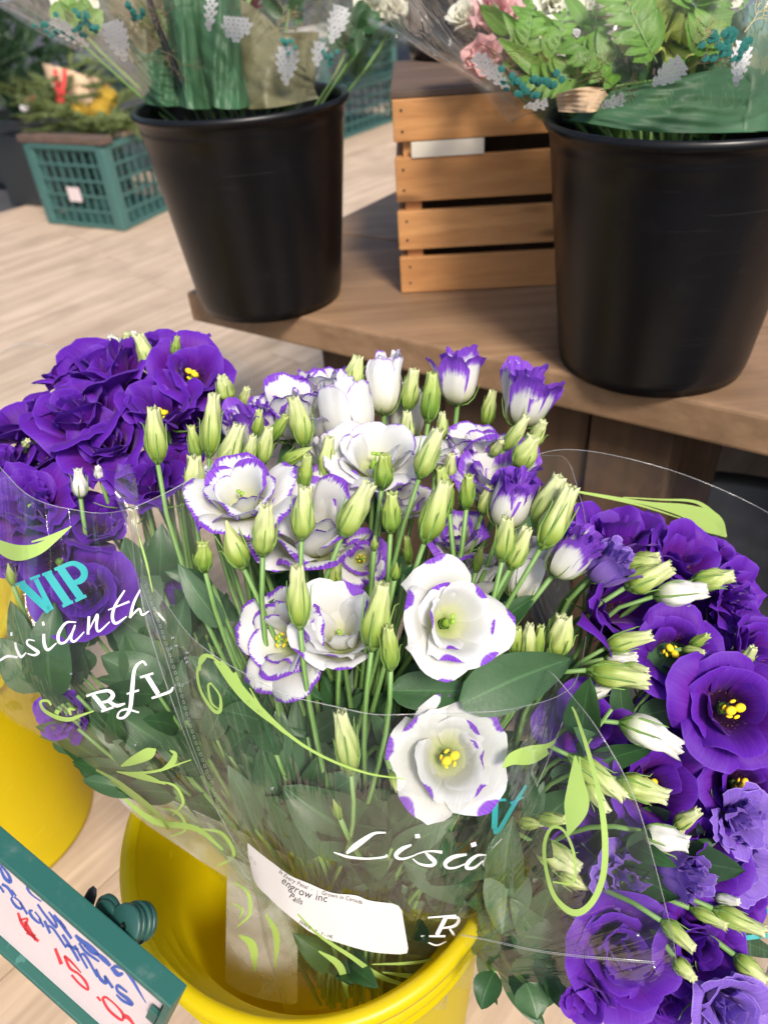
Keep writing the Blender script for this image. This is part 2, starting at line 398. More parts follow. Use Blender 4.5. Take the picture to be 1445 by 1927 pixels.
# ------------------------------------------------------------------ flowers
def petal_geo(rollf, base, L, Wd, phis, r0, az, seed, ruffle=.03, nu=9, nv=11, flat=1.0, notch=.0, zoff=0, scale=1.0):
    r_ = np.random.default_rng(seed)
    us = np.linspace(-1, 1, nu); vs = np.linspace(0, 1, nv)**.85
    ss = np.linspace(0, 1, 41); ph = np.interp(ss, [0, .35, .7, 1], np.radians(phis))
    rr = np.concatenate([[0], np.cumsum(np.sin((ph[1:]+ph[:-1])/2))])*L/40 + r0
    zz = np.concatenate([[0], np.cumsum(np.cos((ph[1:]+ph[:-1])/2))])*L/40 + zoff
    lean = r_.normal(0, .06); roll_ = r_.uniform(.2, 1.3)*rollf; side = r_.choice([-1, 1]); ph0 = r_.uniform(0, 6.28, 6); V = []; UVs = []
    for v in vs:
        for u in us:
            lu = 1 + .05*math.exp(-(u/.14)**2) - .20*abs(u)**2.8 - notch*math.exp(-(u/.25)**2) + .02*math.sin(5*u+ph0[0]) + .014*math.sin(13*u+ph0[1]) + .010*math.sin(29*u+ph0[5])
            s = min(v*lu, 1.0)
            w = Wd*(.16+.84*math.sin(min(1, s*1.25)*math.pi/2)**1.1)
            r = np.interp(s, ss, rr); z = np.interp(s, ss, zz); p = np.interp(s, ss, ph)
            rho = max(r, .26)*flat; al = u*w/rho
            al = max(-2.2, min(2.2, al))
            x = r - rho*(1-math.cos(al)); y = rho*math.sin(al)
            k = v**2.2
            au = abs(u); d = (.70*roll_*k*max(0, au-.40)**1.5 + .25*rollf*k*max(0, u*side-.1)**1.5) + ruffle*k*(math.sin(4.3*u+ph0[2])*.9+math.sin(9.5*u+ph0[3])*.55+.4*math.sin(17*u+ph0[4])) + .05*u*v + lean*v + .10*k*max(0, abs(u)-.55)*math.sin(ph0[5]+u)
            x += d*math.cos(p); z += -d*math.sin(p)
            z += ruffle*.5*k*math.sin(6*u+ph0[4])
            V.append((x, y, z)); UVs.append(((u+1)/2, v))
    V = np.array(V)*scale; c, s_ = math.cos(az), math.sin(az)
    V = V @ np.array([[c, s_, 0], [-s_, c, 0], [0, 0, 1]])
    return V, grid_faces(nu, nv), np.array(UVs)

KINDS = {   # layers: n, L, W, phis, ruffle, r0
 'open': [(5, 1.50, .95, [66, 44, 52, 98], .050, .16), (5, 1.30, .86, [70, 30, 26, 66], .040, .15), (2, 1.08, .55, [66, 22, 14, 40], .05, .13)],
 'cup': [(5, 1.75, .90, [72, 30, 26, 74], .05, .14), (5, 1.6, .76, [68, 20, 20, 52], .05, .12), (3, 1.35, .5, [56, 12, 12, 38], .05, .08)],
 'bell': [(5, 2.3, .70, [74, 16, 4, 46], .05, .14), (5, 2.25, .58, [68, 8, 2, 34], .06, .10), (4, 2.2, .42, [50, 4, 0, 22], .06, .06)],
 'closed': [(5, 2.7, .60, [78, 14, -4, 8], .035, .12), (5, 2.65, .55, [72, 8, -6, 4], .05, .08), (5, 2.6, .40, [55, 2, -4, 8], .09, .04)],
 'rosette': [(5, 2.3, .66, [80, 18, -2, 30], .05, .14), (5, 2.2, .55, [70, 6, 2, 34], .09, .10), (6, 2.15, .36, [50, 2, 2, 30], .13, .06), (6, 2.05, .26, [28, 2, 0, 26], .14, .04)],
 'ruffled': [(5, 1.5, .72, [66, 34, 46, 86], .09, .10), (5, 1.35, .55, [60, 22, 30, 62], .13, .08), (6, 1.2, .38, [46, 12, 18, 42], .15, .06), (5, 1.05, .26, [30, 4, 8, 30], .14, .04)],
 'rose': [(5, 1.4, .8, [70, 30, 40, 90], .03, .10), (5, 1.25, .7, [62, 16, 20, 60], .03, .08), (5, 1.15, .55, [50, 6, 8, 34], .03, .05), (3, 1.05, .4, [30, 0, -4, 20], .03, .04)],
 'mum': [(14, 1.35, .20, [75, 60, 60, 40], .03, .1), (13, 1.2, .18, [60, 40, 34, 20], .03, .1), (11, 1.05, .16, [45, 22, 14, 0], .03, .08), (8, .9, .14, [30, 8, 0, -20], .03, .06)],
 'carn': [(9, 1.1, .5, [70, 52, 60, 84], .13, .08), (9, 1.05, .42, [52, 36, 42, 60], .15, .07), (8, 1., .34, [34, 20, 22, 40], .16, .05), (6, .95, .3, [15, 5, 10, 20], .16, .03)],
}
def merge(lst): 
    V = []; F = []; U = []; n = 0
    for v, f, u in lst:
        V.append(v); F += [tuple(i+n for i in q) for q in f]; U.append(u); n += len(v)
    return np.concatenate(V), F, np.concatenate(U)
SEED = [100]
def bloom(px, py, d, diam, kind, mat, ax, gather, label, group, name='lisianthus_bloom', centre='yellow', roll=None, stem=True, cat='flower', leafspec=None, small=False):
    """diam = photo-pixel width of the opening; ax = facing (right, up, toward camera)"""
    SEED[0] += 1; r_ = np.random.default_rng(SEED[0])
    A = camdir(*ax); R = diam/2*d/FPX*(1.16 if kind in ('open', 'cup', 'rose', 'ruffled') else 1.06)
    layers = KINDS[kind]; roll = r_.uniform(0, 6.28) if roll is None else roll
    # size: widest radius of the outer layer -> R ; height for the base offset
    L, ph = layers[0][1], layers[0][3]
    ss = np.linspace(0, 1, 41); pp = np.interp(ss, [0, .35, .7, 1], np.radians(ph))
    rmax = (np.cumsum(np.sin(pp))*L/41+layers[0][5]).max(); zmax = (np.cumsum(np.cos(pp))*L/41).max()
    S = R/rmax; H = zmax*S
    base = P(px, py, d) - A*H*(.62 if kind in ('bell', 'closed', 'rosette') else .75)
    Mx = frame(A, roll)
    root = thing(name, label, cat, base, group)
    for li, (n, L, Wd, ph, ruf, r0) in enumerate(layers):
        for k in range(n):
            j_ = r_.normal(0, 5); phs = [a + j_ + r_.normal(0, 6) for a in ph]
            V, F, U = petal_geo({'closed': .12, 'bell': .35, 'rosette': .3, 'ruffled': .6}.get(kind, 1.), None, L*(1+r_.normal(0, .07)), Wd*(1+r_.normal(0, .09)), phs, r0, 2*math.pi*(k+.5*li)/n+r_.normal(0, .16), SEED[0]*50+li*15+k, ruf, nu=7 if small else 11, nv=8 if small else 12)
            part('petal', base + (V*S) @ Mx.T, F, M[mat], root, uv=U)
    if centre:
        gl = []
        # ovary and stigma
        V, F = ellipsoid((0, 0, .16*S*1.4), (.10*S, .10*S, .22*S)); 
        part('ovary', base + V @ Mx.T, F, M['stigma'], root)
        tip = .62*S
        V, F, U = tube(np.array([[0, 0, .2*S], [.02*S, 0, .4*S], [.03*S, 0, tip]]), .025*S, 6)
        part('style', base+V@Mx.T, F, M['stigma'], root)
        for sgn in (-1, 1):
            q_ = 1.75 if centre == 'bigyellow' else 1.
            V, F = ellipsoid((.03*S+sgn*.06*S*q_, 0, tip+.03*S), (.07*S*q_, .058*S*q_, .045*S*q_))
            part('stigma', base+V@Mx.T, F, M['anther' if centre == 'bigyellow' else 'stigma'], root)
        if centre in ('yellow', 'bigyellow'):
            for k in range(5):
                a = 2*math.pi*k/5+r_.uniform(-.3, .3); q = np.array([.17*S*math.cos(a), .17*S*math.sin(a), (.50+.08*r_.random())*S])
                V, F, U = tube(np.array([[.05*S*math.cos(a), .05*S*math.sin(a), .1*S], q*[.8, .8, .7], q]), .012*S, 5)
                V2, F2 = ellipsoid(q, (.075*S, .04*S, .045*S) , frame((0, 0, 1), a+r_.uniform(-.6, .6)))
                part('filament', base+V@Mx.T, F, M['stigma_w'], root)
                part('anther', base+V2@Mx.T, F2, M['anther'], root)
    # calyx
    V, F = lathe([(.0, -.10*S), (.06*S, -.09*S), (.10*S, -.02*S), (.14*S, .06*S), (.13*S, .09*S)], 12)
    cal = part('calyx', base+V@Mx.T, F, M['sepal'], root)
    sep = []
    for k in range(5):
        a = 2*math.pi*k/5+.3; ca, sa = math.cos(a), math.sin(a)
        pr = [(.10, -.08), (.36, -.10), (.66, -.02), (.95, .10), (1.2, .30)] if kind not in ('bell', 'closed', 'rosette') else [(.12, -.06), (.42, .04), (.66, .30), (.78, .62), (.86, .9)]
        pr = np.array([(r*ca*S, r*sa*S, z*S) for r, z in pr]); V, F, U = tube(pr, np.array([.025, .03, .024, .015, .005])*S, 5); sep.append((V, F, U))
    for V, F, U in sep: part('sepal', base+V@Mx.T, F, M['sepal'], root, uv=U)
    if stem and gather is not None: add_stem(root, base - A*.08*S, A, gather, r_, .0021)
    return root
def add_stem(root, p0, A, gather, r_, rad_, name='stem'):
    g, up = gather; g = g + r_.normal(0, .014, 3)*[1, 1, .3]; Ln = np.linalg.norm(g-p0)
    c = bez(p0, p0 - A*Ln*.28, g + up*Ln*.35, g, 12)
    V, F, U = tube(c, np.linspace(rad_*.85, rad_*1.15, 12), 7)
    part(name, V, F, M['stem'], root, uv=U)

def bud(tip, basep, width, d, gather, label, group, mat='bud', shape='open', name='lisianthus_bud', tilt=0.0, stem=True):
    """pixel tip and base; d depth at the base; tilt = depth change toward the camera at the tip"""
    SEED[0] += 1; r_ = np.random.default_rng(SEED[0]*3)
    b = P(basep[0], basep[1], d); t_ = P(tip[0], tip[1], d-tilt); A = nrm(t_-b); L = np.linalg.norm(t_-b)
    R = width/2*d/FPX*r_.uniform(.74, .92)
    root = thing(name, label, 'flower bud', b, group)
    nu, nv = 20, 17; tw = r_.choice([-1, 1])*r_.uniform(.7, 1.3); Mx = frame(A, r_.uniform(0, 6.28)); V = []; U = []
    pr_t = [0, .06, .16, .3, .45, .6, .75, .88, 1.0]
    pr_r = [.22, .60, .86, 1.0, .97, .84, .68, .56, .50] if shape == 'open' else [.25, .6, .9, 1, .9, .66, .42, .22, .08]
    wob = r_.normal(0, .05, 9); bend = r_.normal(0, .14); rk = r_.uniform(.5, 1.3); jag = r_.uniform(.3, 1.3, 24)
    for j in range(nv):
        t = j/(nv-1); rr = np.interp(t, pr_t, np.array(pr_r)*(1+wob))*R
        for i in range(nu):
            a = 2*math.pi*i/nu
            k = .05+.20*t*rk
            fold = math.cos(5*(a+tw*t*1.3)); ridge = 1+k*fold+.05*math.sin(9*a+t*7)*t
            z = t*L
            if shape == 'open' and t > .8: z += (t-.8)/.2*L*(.045*math.cos(5*(a+tw*1.3))*jag[i//4]+.04*(jag[i % 24]-.8)); ridge += (t-.8)*.8*(abs(math.sin(5*a))-.3)*jag[(i*3) % 24]
            V.append((rr*ridge*math.cos(a)+bend*R*2.5*t*t, rr*ridge*math.sin(a), z)); U.append((i/nu, t))
    F = grid_faces(nu, nv, True)
    if shape == 'open':   # folded petals inside the mouth
        n0 = len(V); rt = pr_r[-1]*R
        for j, (q, dz) in enumerate([(.62, -.02), (.35, .02), (.12, -.05)]):
            for i in range(nu):
                a = 2*math.pi*i/nu; V.append((rt*q*(1+.3*math.cos(5*a+j))*math.cos(a)+bend*R*2.5, rt*q*(1+.3*math.cos(5*a+j))*math.sin(a), L*(.97+dz+.05*math.sin(5*a+j*2)))); U.append((i/nu, .9))
        lay = [(nv-1)*nu]+[n0+j*nu for j in range(3)]
        for a0, b0 in zip(lay[:-1], lay[1:]):
            for i in range(nu): i2 = (i+1) % nu; F.append((a0+i, a0+i2, b0+i2, b0+i))
        F.append(tuple(lay[-1]+i for i in range(nu)))
    part('bud_petals', b + np.array(V) @ Mx.T, F, M[mat], root, uv=np.array(U))
    for k in range(5):   # long narrow sepals
        a = 2*math.pi*k/5 + r_.normal(0, .15); ca, sa = math.cos(a), math.sin(a); ln = r_.uniform(.55, .85); out = r_.uniform(.0, .35)*(r_.random() < .7)
        pr = [(.30, -.02), (.74, .12), (1.02, .28), (1.04, .45*ln/.7), (1.0+out*.6, .65*ln/.7), (.95+out*1.8, ln)]
        pts = np.array([(r*R*ca, r*R*sa, z*L) for r, z in pr]); 
        V2, F2, U2 = tube(pts, np.array([.12, .14, .10, .07, .05, .015])*R*min(1, .0085/R), 5)
        part('sepal', b + V2 @ Mx.T, F2, M['sepal'], root, uv=U2)
    V2, F2 = lathe([(0, -.07*L), (.22*R, -.065*L), (.34*R, -.03*L), (.55*R, .02*L), (.66*R, .06*L)], 10)
    part('calyx', b + V2 @ Mx.T, F2, M['sepal'], root)
    if stem and gather is not None: add_stem(root, b-A*.05*L, A, gather, r_, .0017+.0004*r_.random())
    return root

def leaf_geo(b, t, w, nrmv, bend=.15, fold=.25, seed=0, nu=7, nv=11, wav=.04):
    r_ = np.random.default_rng(seed); A = t-b; L = np.linalg.norm(A); A = A/L
    N = nrm(nrmv - A*np.dot(nrmv, A)); S = np.cross(A, N); V = []; U = []; p = r_.uniform(0, 6.28, 3)
    for j in range(nv):
        v = j/(nv-1); ww = w/2*(math.sin(math.pi*min(1, v**.8*.96+.03))**.75)*(1-.15*v)
        if j == nv-1: ww = 0
        for i in range(nu):
            u = -1+2*i/(nu-1)
            h = bend*L*math.sin(math.pi*v)+fold*ww*abs(u)**1.3*1.0 + wav*w*math.sin(5*v+3*u+p[0])*abs(u)
            V.append(b + A*L*v + S*u*ww*.97 + N*h); U.append((i/(nu-1), v))
    return np.array(V), grid_faces(nu, nv), np.array(U)
def leafy_stem(p0, gather, leaves, label, group, mat='leaf', A=None, name='leafy_stem', cat='foliage', r=.0018):
    """leaves: list of (base_xyz, tip_xyz, width)"""
    SEED[0] += 1; r_ = np.random.default_rng(SEED[0])
    root = thing(name, label, cat, p0, group)
    A = nrm(p0-gather[0]) if A is None else A
    add_stem(root, p0, A, gather, r_, r)
    for i, (b, t, w) in enumerate(leaves):
        n = nrm(-(b-CAM)+r_.normal(0, .25, 3)*np.linalg.norm(b-CAM))
        V, F, U = leaf_geo(b, t, w, n, r_.uniform(-.10, .18), r_.uniform(.1, .4), SEED[0]*10+i)
        part('leaf', V, F, M[mat if r_.random() < .6 else 'leaf_l' if mat == 'leaf' else mat], root, uv=U)
    return root

# ------------------------------------------------------------------ sleeves and the print on them
def sleeve_surface(levels, rim, nth=72, nv=34, wrinkle=.0025, seed=1):
    """levels: (cx, cy, hx, hy, depth, thick) along the sleeve; rim(theta_deg)->v in 0..1"""
    r_ = np.random.default_rng(seed); lv = catmull(np.array(levels, float), 8); tt = np.linspace(0, 1, len(lv)); ph = r_.uniform(0, 6.28, 8)
    V = []; U = []
    ths = np.linspace(0, 2*math.pi, nth, endpoint=False)
    for j in range(nv):
        for i, th in enumerate(ths):
            vm = rim(math.degrees(th)); v = vm*j/(nv-1)
            cx, cy, hx, hy, d, tk = [np.interp(v, tt, lv[:, k]) for k in range(6)]
            sn = math.sin(th); p = P(cx+hx*math.cos(th), cy+hy*math.cos(th), d - tk*math.copysign(abs(sn)**.6, sn))
            w = wrinkle*(math.sin(3*th+4*v+ph[0])+.7*math.sin(7*th-5*v+ph[1])+.5*math.sin(11*th+9*v+ph[2]))*(.3+v)
            p = p + nrm(p-P(cx, cy, d))*w; V.append(p); U.append((i/nth, v))
    return np.array(V), grid_faces(nth, nv, True), np.array(U)
def rimfn(pts):
    pts = sorted(pts); xs = [p[0]-360 for p in pts]+[p[0] for p in pts]+[p[0]+360 for p in pts]; ys = [p[1] for p in pts]*3
    return lambda a: float(np.mean([np.interp(a+q, xs, ys) for q in (-9, -6, -3, 0, 3, 6, 9)]))
def bvh(V, F): return BVHTree.FromPolygons([Vector(v) for v in V], [tuple(f) for f in F])
def hit(tree, x, y, off=.0007, far=False):
    d = Vector(nrm(ray(x, y))); o = Vector(CAM); best = None
    h = tree.ray_cast(o, d)
    if h[0] is None: return None
    if far:
        h2 = tree.ray_cast(h[0]+d*.002, d); h = h2 if h2[0] is not None else h
    return np.array(h[0]-d*off)
def project(tree, pts, F, off=.0007, far=False):
    V = [hit(tree, x, y, off, far) for x, y in pts]
    ok = [v is not None for v in V]; last = next((v for v in V if v is not None), None)
    if last is None: return None, None
    keep = []
    for f in F:
        if all(ok[i] for i in f):
            q = [V[i] for i in f]
            if max(np.linalg.norm(q[a]-q[b]) for a in range(len(q)) for b in range(a)) < .03: keep.append(f)
    return np.array([v if v is not None else last for v in V]), keep
def ribbon2d(pts, ws, n=7):
    """pixel polyline with per-point full width -> 2d verts + quads"""
    c = catmull(np.column_stack([np.asarray(pts, float), np.broadcast_to(ws, (len(pts),))]), n)
    T = np.gradient(c[:, :2], axis=0); T /= np.linalg.norm(T, axis=1)[:, None]+1e-9; N = np.column_stack([-T[:, 1], T[:, 0]])
    h = np.maximum(c[:, 2], .4)[:, None]/2; V = []
    for k in range(len(c)): V += [c[k, :2]+N[k]*h[k], c[k, :2], c[k, :2]-N[k]*h[k]]
    F = []
    for k in range(len(c)-1): a = 3*k; F += [(a, a+1, a+4, a+3), (a+1, a+2, a+5, a+4)]
    return V, F
def printed(tree, strokes, name, mat, root, off=.0007, far=False, n=7, label=None):
    if name in ('printed_leaf', 'printed_swirl', 'printed_flourish') and len(strokes) > 1:
        for s_ in strokes: printed(tree, [s_], name, mat, root, off, far, n, label)
        return
    mb = MB()
    for pts, ws in strokes:
        V2, F2 = ribbon2d(pts, ws, n); V3, F3 = project(tree, V2, F2, off, far)
        if V3 is not None and F3: mb.add(V3, F3)
    if mb.V:
        o = mb.build(name, M[mat], root)
        if label: o['label'] = label
        return o
def poly2d(poly, step=7):
    """filled convex-ish outline -> fan of thin triangles subdivided by rings"""
    p = np.asarray(poly, float); c = p.mean(0); n = len(p); V = [c]; F = []; rings = 5
    for k in range(1, rings+1):
        for q in p: V.append(c+(q-c)*k/rings)
    for i in range(n): F.append((0, 1+i, 1+(i+1) % n))
    for k in range(rings-1):
        for i in range(n): a = 1+k*n+i; b = 1+k*n+(i+1) % n; F.append((a, b, b+n, a+n))
    return V, F
def glyphs(txt, pos, size):
    """builtin font outlines as 2d triangles; pos(u)->(x,y,angle) in pixels, u in pixels along the line"""
    V = []; F = []; adv = 0
    for ch in txt:
        if ch == ' ': adv += size*.32; continue
        cu = bpy.data.curves.new('t', 'FONT'); cu.body = ch; cu.size = size; cu.resolution_u = 3
        o = bpy.data.objects.new('t', cu); COL.objects.link(o)
        me = bpy.data.meshes.new_from_object(o)
        vs = np.array([v.co[:2] for v in me.vertices]) if len(me.vertices) else np.zeros((0, 2)); fs = [tuple(p.vertices) for p in me.polygons]
        bpy.data.objects.remove(o); bpy.data.meshes.remove(me); bpy.data.curves.remove(cu)
        if len(vs) == 0: continue
        x, y, a = pos(adv); wd = vs[:, 0].max(); n0 = len(V); c, s = math.cos(a), math.sin(a)
        for q in vs: V.append((x+q[0]*c+q[1]*s, y+q[0]*s-q[1]*c))
        F += [tuple(i+n0 for i in f) for f in fs]; adv += wd+size*.07
    return V, F
def along(pts, n=20):
    c = catmull(pts, n); L = np.concatenate([[0], np.cumsum(np.linalg.norm(np.diff(c, axis=0), axis=1))])
    def f(u):
        x, y = np.interp(u, L, c[:, 0]), np.interp(u, L, c[:, 1]); x2, y2 = np.interp(u+4, L, c[:, 0]), np.interp(u+4, L, c[:, 1])
        if u+4 > L[-1]: x2, y2 = 2*c[-1]-c[-2] if False else (x+c[-1][0]-c[-5][0], y+c[-1][1]-c[-5][1])
        return x, y, math.atan2(y2-y, x2-x)
    return f

# ================================================================== THE SETTING
g = part('ground', [(-60, -40, -.05), (60, -40, -.05), (60, 90, -.05), (-60, 90, -.05)], [(0, 1, 2, 3)], M['soil'], smooth=False)
tag(g, kind='structure')
deck = bpy.data.objects.new('deck', None); COL.objects.link(deck); tag(deck, kind='structure')
DD = nrm([.452, .50, 0]); DN = np.array([DD[1], -DD[0], 0]); DM = np.stack([DD, DN, [0, 0, 1]], 1)
pl_cache = []
for k in range(4):
    mb = MB(); mb.box((0, 0, 0), (2.396, .1385, .03), None, .0015)
    o = mb.build('plank', M['deck'], None, smooth=False); pl_cache.append(o.data); bpy.data.objects.remove(o)
for i in range(-28, 29):
    off = (i*.77) % 2.4
    for k in range(-2, 5):
        c = DN*(i*.140) + DD*(k*2.4+off-1.0)
        q = c - CAM; inview = False
        for s in (-1.2, -.6, 0, .6, 1.2):
            w = c + DD*s - CAM; dd = w @ Fv
            if dd > .2:
                X = 722.5+FPX*(w@Rv)/dd; Y = 963.5-FPX*(w@Uv)/dd
                if -500 < X < 1945 and -250 < Y < 2500: inview = True
        if not inview: continue
        o = bpy.data.objects.new('plank', pl_cache[(i+k) % 4]); COL.objects.link(o); o.parent = deck
        o.matrix_local = Matrix.Translation(Vector(c + [0, 0, -.015-.0015*random.random()])) @ Matrix(DM.tolist()).to_4x4()

# shelf of two heavy boards on timber supports
SZ = .55
S0 = np.array([-.272, 1.106, 0]); SE = nrm([.663, -.48, 0]); SN = np.array([-SE[1], SE[0], 0])
SM = np.stack([SE, SN, [0, 0, 1]], 1)
def sh(a, b, z): return S0 + SE*a + SN*b + [0, 0, z]
shelf = thing('display_shelf', 'long brown shelf of thick timber boards carrying the black buckets and wooden crate', 'shelf', sh(.8, .3, 0))
for k, (b0, wd) in enumerate(((0, .325), (.329, .30), (.633, .30))):
    mb = MB(); mb.box(sh(.95, b0+wd/2, SZ-.0225), (1.9, wd, .045), SM, .004); mb.build('board', M['shelf'], shelf)
def Sq(px, py, b=.03):   # distance along the shelf where a pixel's ray meets the plane b behind the front edge
    r = ray(px, py); n = SN; t = ((S0+SN*b-CAM)@n)/(r@n); return (CAM+t*r-S0)@SE
a0 = Sq(602, 680)
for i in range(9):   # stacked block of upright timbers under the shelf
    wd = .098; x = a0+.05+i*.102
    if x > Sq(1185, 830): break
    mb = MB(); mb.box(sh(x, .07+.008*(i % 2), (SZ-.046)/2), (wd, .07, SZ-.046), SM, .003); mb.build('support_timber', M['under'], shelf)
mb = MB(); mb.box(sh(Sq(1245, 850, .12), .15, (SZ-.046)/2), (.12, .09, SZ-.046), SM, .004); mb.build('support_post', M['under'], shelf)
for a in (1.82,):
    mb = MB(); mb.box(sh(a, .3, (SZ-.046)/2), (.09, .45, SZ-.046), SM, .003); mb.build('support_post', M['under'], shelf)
mb = MB(); mb.box(sh(1.0, .86, (SZ-.046)/2), (1.7, .03, SZ-.05), SM, 0); mb.build('under_shade_board', M['under'], shelf)  # added board closing the back, keeps the space under the shelf dark

def bucket(name, label, cx, cy, z, prof_out, prof_in, rim, mat, water=True, n=64, group=None, extra=None):
    c = np.array([cx, cy, z]); root = thing(name, label, 'bucket', c, group)
    V, F = lathe(prof_out + rim + prof_in, n, c)
    part('body', V, F, M[mat], root)
    return root, c
# black buckets
def black_bucket(label, cx, cy, z, rb=.101, rt=.133, h=.253, group='black florist buckets'):
    po = [(0, .004), (rb-.006, .004), (rb, 0), (rb+.003, .012), (rb+.0045, .022)] + [(rb+.004+(rt-rb-.008)*t, .02+(h-.045)*t) for t in np.linspace(.05, 1, 9)]
    rim = [(rt-.0035, h-.024), (rt-.0028, h-.018), (rt-.001, h-.010), (rt+.002, h-.007), (rt+.0045, h-.003), (rt+.003, h+.001), (rt+.001, h+.0025), (rt-.004, h)]
    pi_ = [(rt-.006, h-.01), (rb, .03), (0, .03)]
    root, c = bucket('flower_bucket', label, cx, cy, z, po[0:5], [], [], 'black') if False else (thing('flower_bucket', label, 'bucket', (cx, cy, z), group), None)
    V, F = lathe(po+rim[:2], 72, (cx, cy, z)); part('body', V, F, M['black'], root)
    V, F = lathe(rim[1:]+pi_[:1], 72, (cx, cy, z)); part('rim', V, F, M['black'], root)
    V, F = lathe(pi_, 72, (cx, cy, z)); part('inner_wall', V, F, M['black'], root)
    return root
black_bucket('black plastic bucket at the shelf corner holding the bouquet with dark reds', -.139, 1.066, SZ)
black_bucket('black plastic bucket right of the wooden crate holding the pink and green bouquet', .322, .779, SZ)
bt = PZ(830, 128, .80); black_bucket('black bucket base standing on the grey lid of the wooden crate', bt[0]+.065, bt[1]+.10, .803)

# wooden crate
K0 = np.array([.05, 1.03, 0]); KE = nrm([.212, -.016, 0]); KN = np.array([-KE[1], KE[0], 0]); KM = np.stack([KE, KN, [0, 0, 1]], 1)
def kp(a, b, z): return K0+KE*a+KN*b+[0, 0, z]
kr = thing('wooden_crate', 'orange pine slatted crate with grey lid standing on the shelf between black buckets', 'crate', kp(.19, .15, SZ))
KW, KD = .36, .30
for z0, z1 in ((.551, .601), (.612, .663), (.675, .729), (.748, .796)):
    mb = MB(); mb.box(kp(KW/2, .005, (z0+z1)/2), (KW, .009, z1-z0), KM, .0015); mb.build('slat', M['crate_wood'], kr)
    mb = MB(); mb.box(kp(KW/2, KD-.005, (z0+z1)/2), (KW, .009, z1-z0), KM, .0015); mb.build('slat', M['crate_wood'], kr)
    for a in (.006, KW-.006):
        mb = MB(); mb.box(kp(a, KD/2, (z0+z1)/2), (.009, KD-.022, z1-z0), KM, .0015); mb.build('slat', M['crate_wood'], kr)
for a in (.022, KW-.022):
    for b in (.020, KD-.020):
        mb = MB(); mb.box(kp(a, b, .674), (.022, .020, .244), KM, .001); mb.build('corner_post', M['crate_wood'], kr)
mb = MB(); mb.box(kp(KW/2, KD/2, .556), (KW-.03, KD-.03, .008), KM); mb.build('bottom_board', M['crate_grey'], kr)
for k in range(3):
    mb = MB(); mb.box(kp(KW/2, .05+.1*k, .8005), (KW+.004, .094, .008), KM, .0015); mb.build('lid_board', M['crate_grey'], kr)
mb = MB()
for z in (.565, .588, .625, .65, .69, .715, .76, .784):
    V, F = lathe([(0, .0), (.0016, .0), (.0018, -.001)], 8, kp(.010+.004*random.random(), -.0003, z), np.stack([KE, [0, 0, 1], -KN], 1)); mb.add(V, F)
o = mb.build('nail_head', M['charcoal'], kr); o['kind'] = 'stuff'
mb = MB(); mb.box(kp(KW/2, .10, .675), (KW-.03, .006, .23), KM); mb.build('gap_shade_board', M['under'], kr)  # added dark board behind the slats, stands in for shade in the gaps
mb = MB(); mb.box(kp(.068, -.0012, .7385), (.092, .0012, .0185), KM); mb.build('paper_label', M['paperfr'], kr)

# green plastic crates
def green_crate(label, c0, e1, w1, e2, w2, z0, h, group, sticker=False, rows=5, cols=6):
    root = thing('plastic_crate', label, 'crate', c0+e1*w1/2+e2*w2/2+[0, 0, z0], group)
    def panel(p, e, w, nrm_, name='lattice_panel'):
        mb = MB(); Mx = np.stack([e, nrm_, [0, 0, 1]], 1)
        nc = max(3, round(w/h*cols))
        for k in range(rows+1):
            t = .014 if k in (0, rows) else .009
            mb.box(p+e*w/2+[0, 0, z0+.012+(h-.03)*k/rows], (w-.05, .012 if k in (0, rows) else .008, t), Mx)
        for k in range(nc+1):
            mb.box(p+e*(.03+(w-.06)*k/nc)+nrm_*.0015+[0, 0, z0+h/2], (.008, .006, h-.02), Mx)
        mb.build(name, M['crate_green'], root)
    panel(c0, e1, w1, e2); panel(c0, e2, w2, e1)
    panel(c0+e2*w2, e1, w1, e2); panel(c0+e1*w1, e2, w2, e1)
    Mx = np.stack([e1, nrm(e2-e1*(e1@e2)), [0, 0, 1]], 1)
    for a in (0, 1):
        for b in (0, 1):
            mb = MB(); mb.box(c0+e1*w1*a+e2*w2*b+e1*(.02-.04*a)+e2*(.02-.04*b)+[0, 0, z0+h/2], (.055, .055, h), Mx, .01); mb.build('corner_post', M['crate_green'], root)
    for b, e, w, o_ in ((0, e1, w1, e2*0), (1, e1, w1, e2*w2), (0, e2, w2, e1*0), (1, e2, w2, e1*w1)):
        n_ = np.cross(e, [0, 0, 1]); mb = MB(); mb.box(c0+o_+e*w/2+[0, 0, z0+h-.008], (w-.06, .022, .02), np.stack([e, n_, [0, 0, 1]], 1), .003); mb.build('top_rail', M['crate_green'], root)
    mb = MB(); mb.box(c0+e1*w1/2+e2*w2/2+[0, 0, z0+.01], (w1*.93, w2*.93, .01), Mx); mb.build('base_panel', M['crate_green'], root)
    if sticker:
        mb = MB(); n_ = nrm(np.cross(e1, [0, 0, 1])); n_ = n_ if n_@e2 < 0 else -n_
        mb.box(c0+e1*w1*.50+n_*.012+[0, 0, z0+h*.42], (.075, .002, .06), np.stack([e1, n_, [0, 0, 1]], 1)); mb.build('sticker', M['card'], root)
    return root
gc = np.array([-1.058, 3.454, 0]); ge1 = nrm([-.419, .234, 0]); ge2 = nrm([.15, .295, 0])
green_crate('green plastic lattice crate topped with evergreens, kraft parcel and gold balls', gc, ge1, .46, ge2, .46, 0, .35, 'green plastic crates', True)
mb = MB(); mb.box(gc+ge1*.23-[0, 0, 0]+ge2*.02+[0, 0, .368], (.50, .07, .03), np.stack([ge1, np.cross([0, 0, 1], ge1), [0, 0, 1]], 1), .006)
o = mb.build('wooden_batten', M['crate_grey']); tag(o, 'grey weathered batten lying along the front edge of the green crate', 'batten')
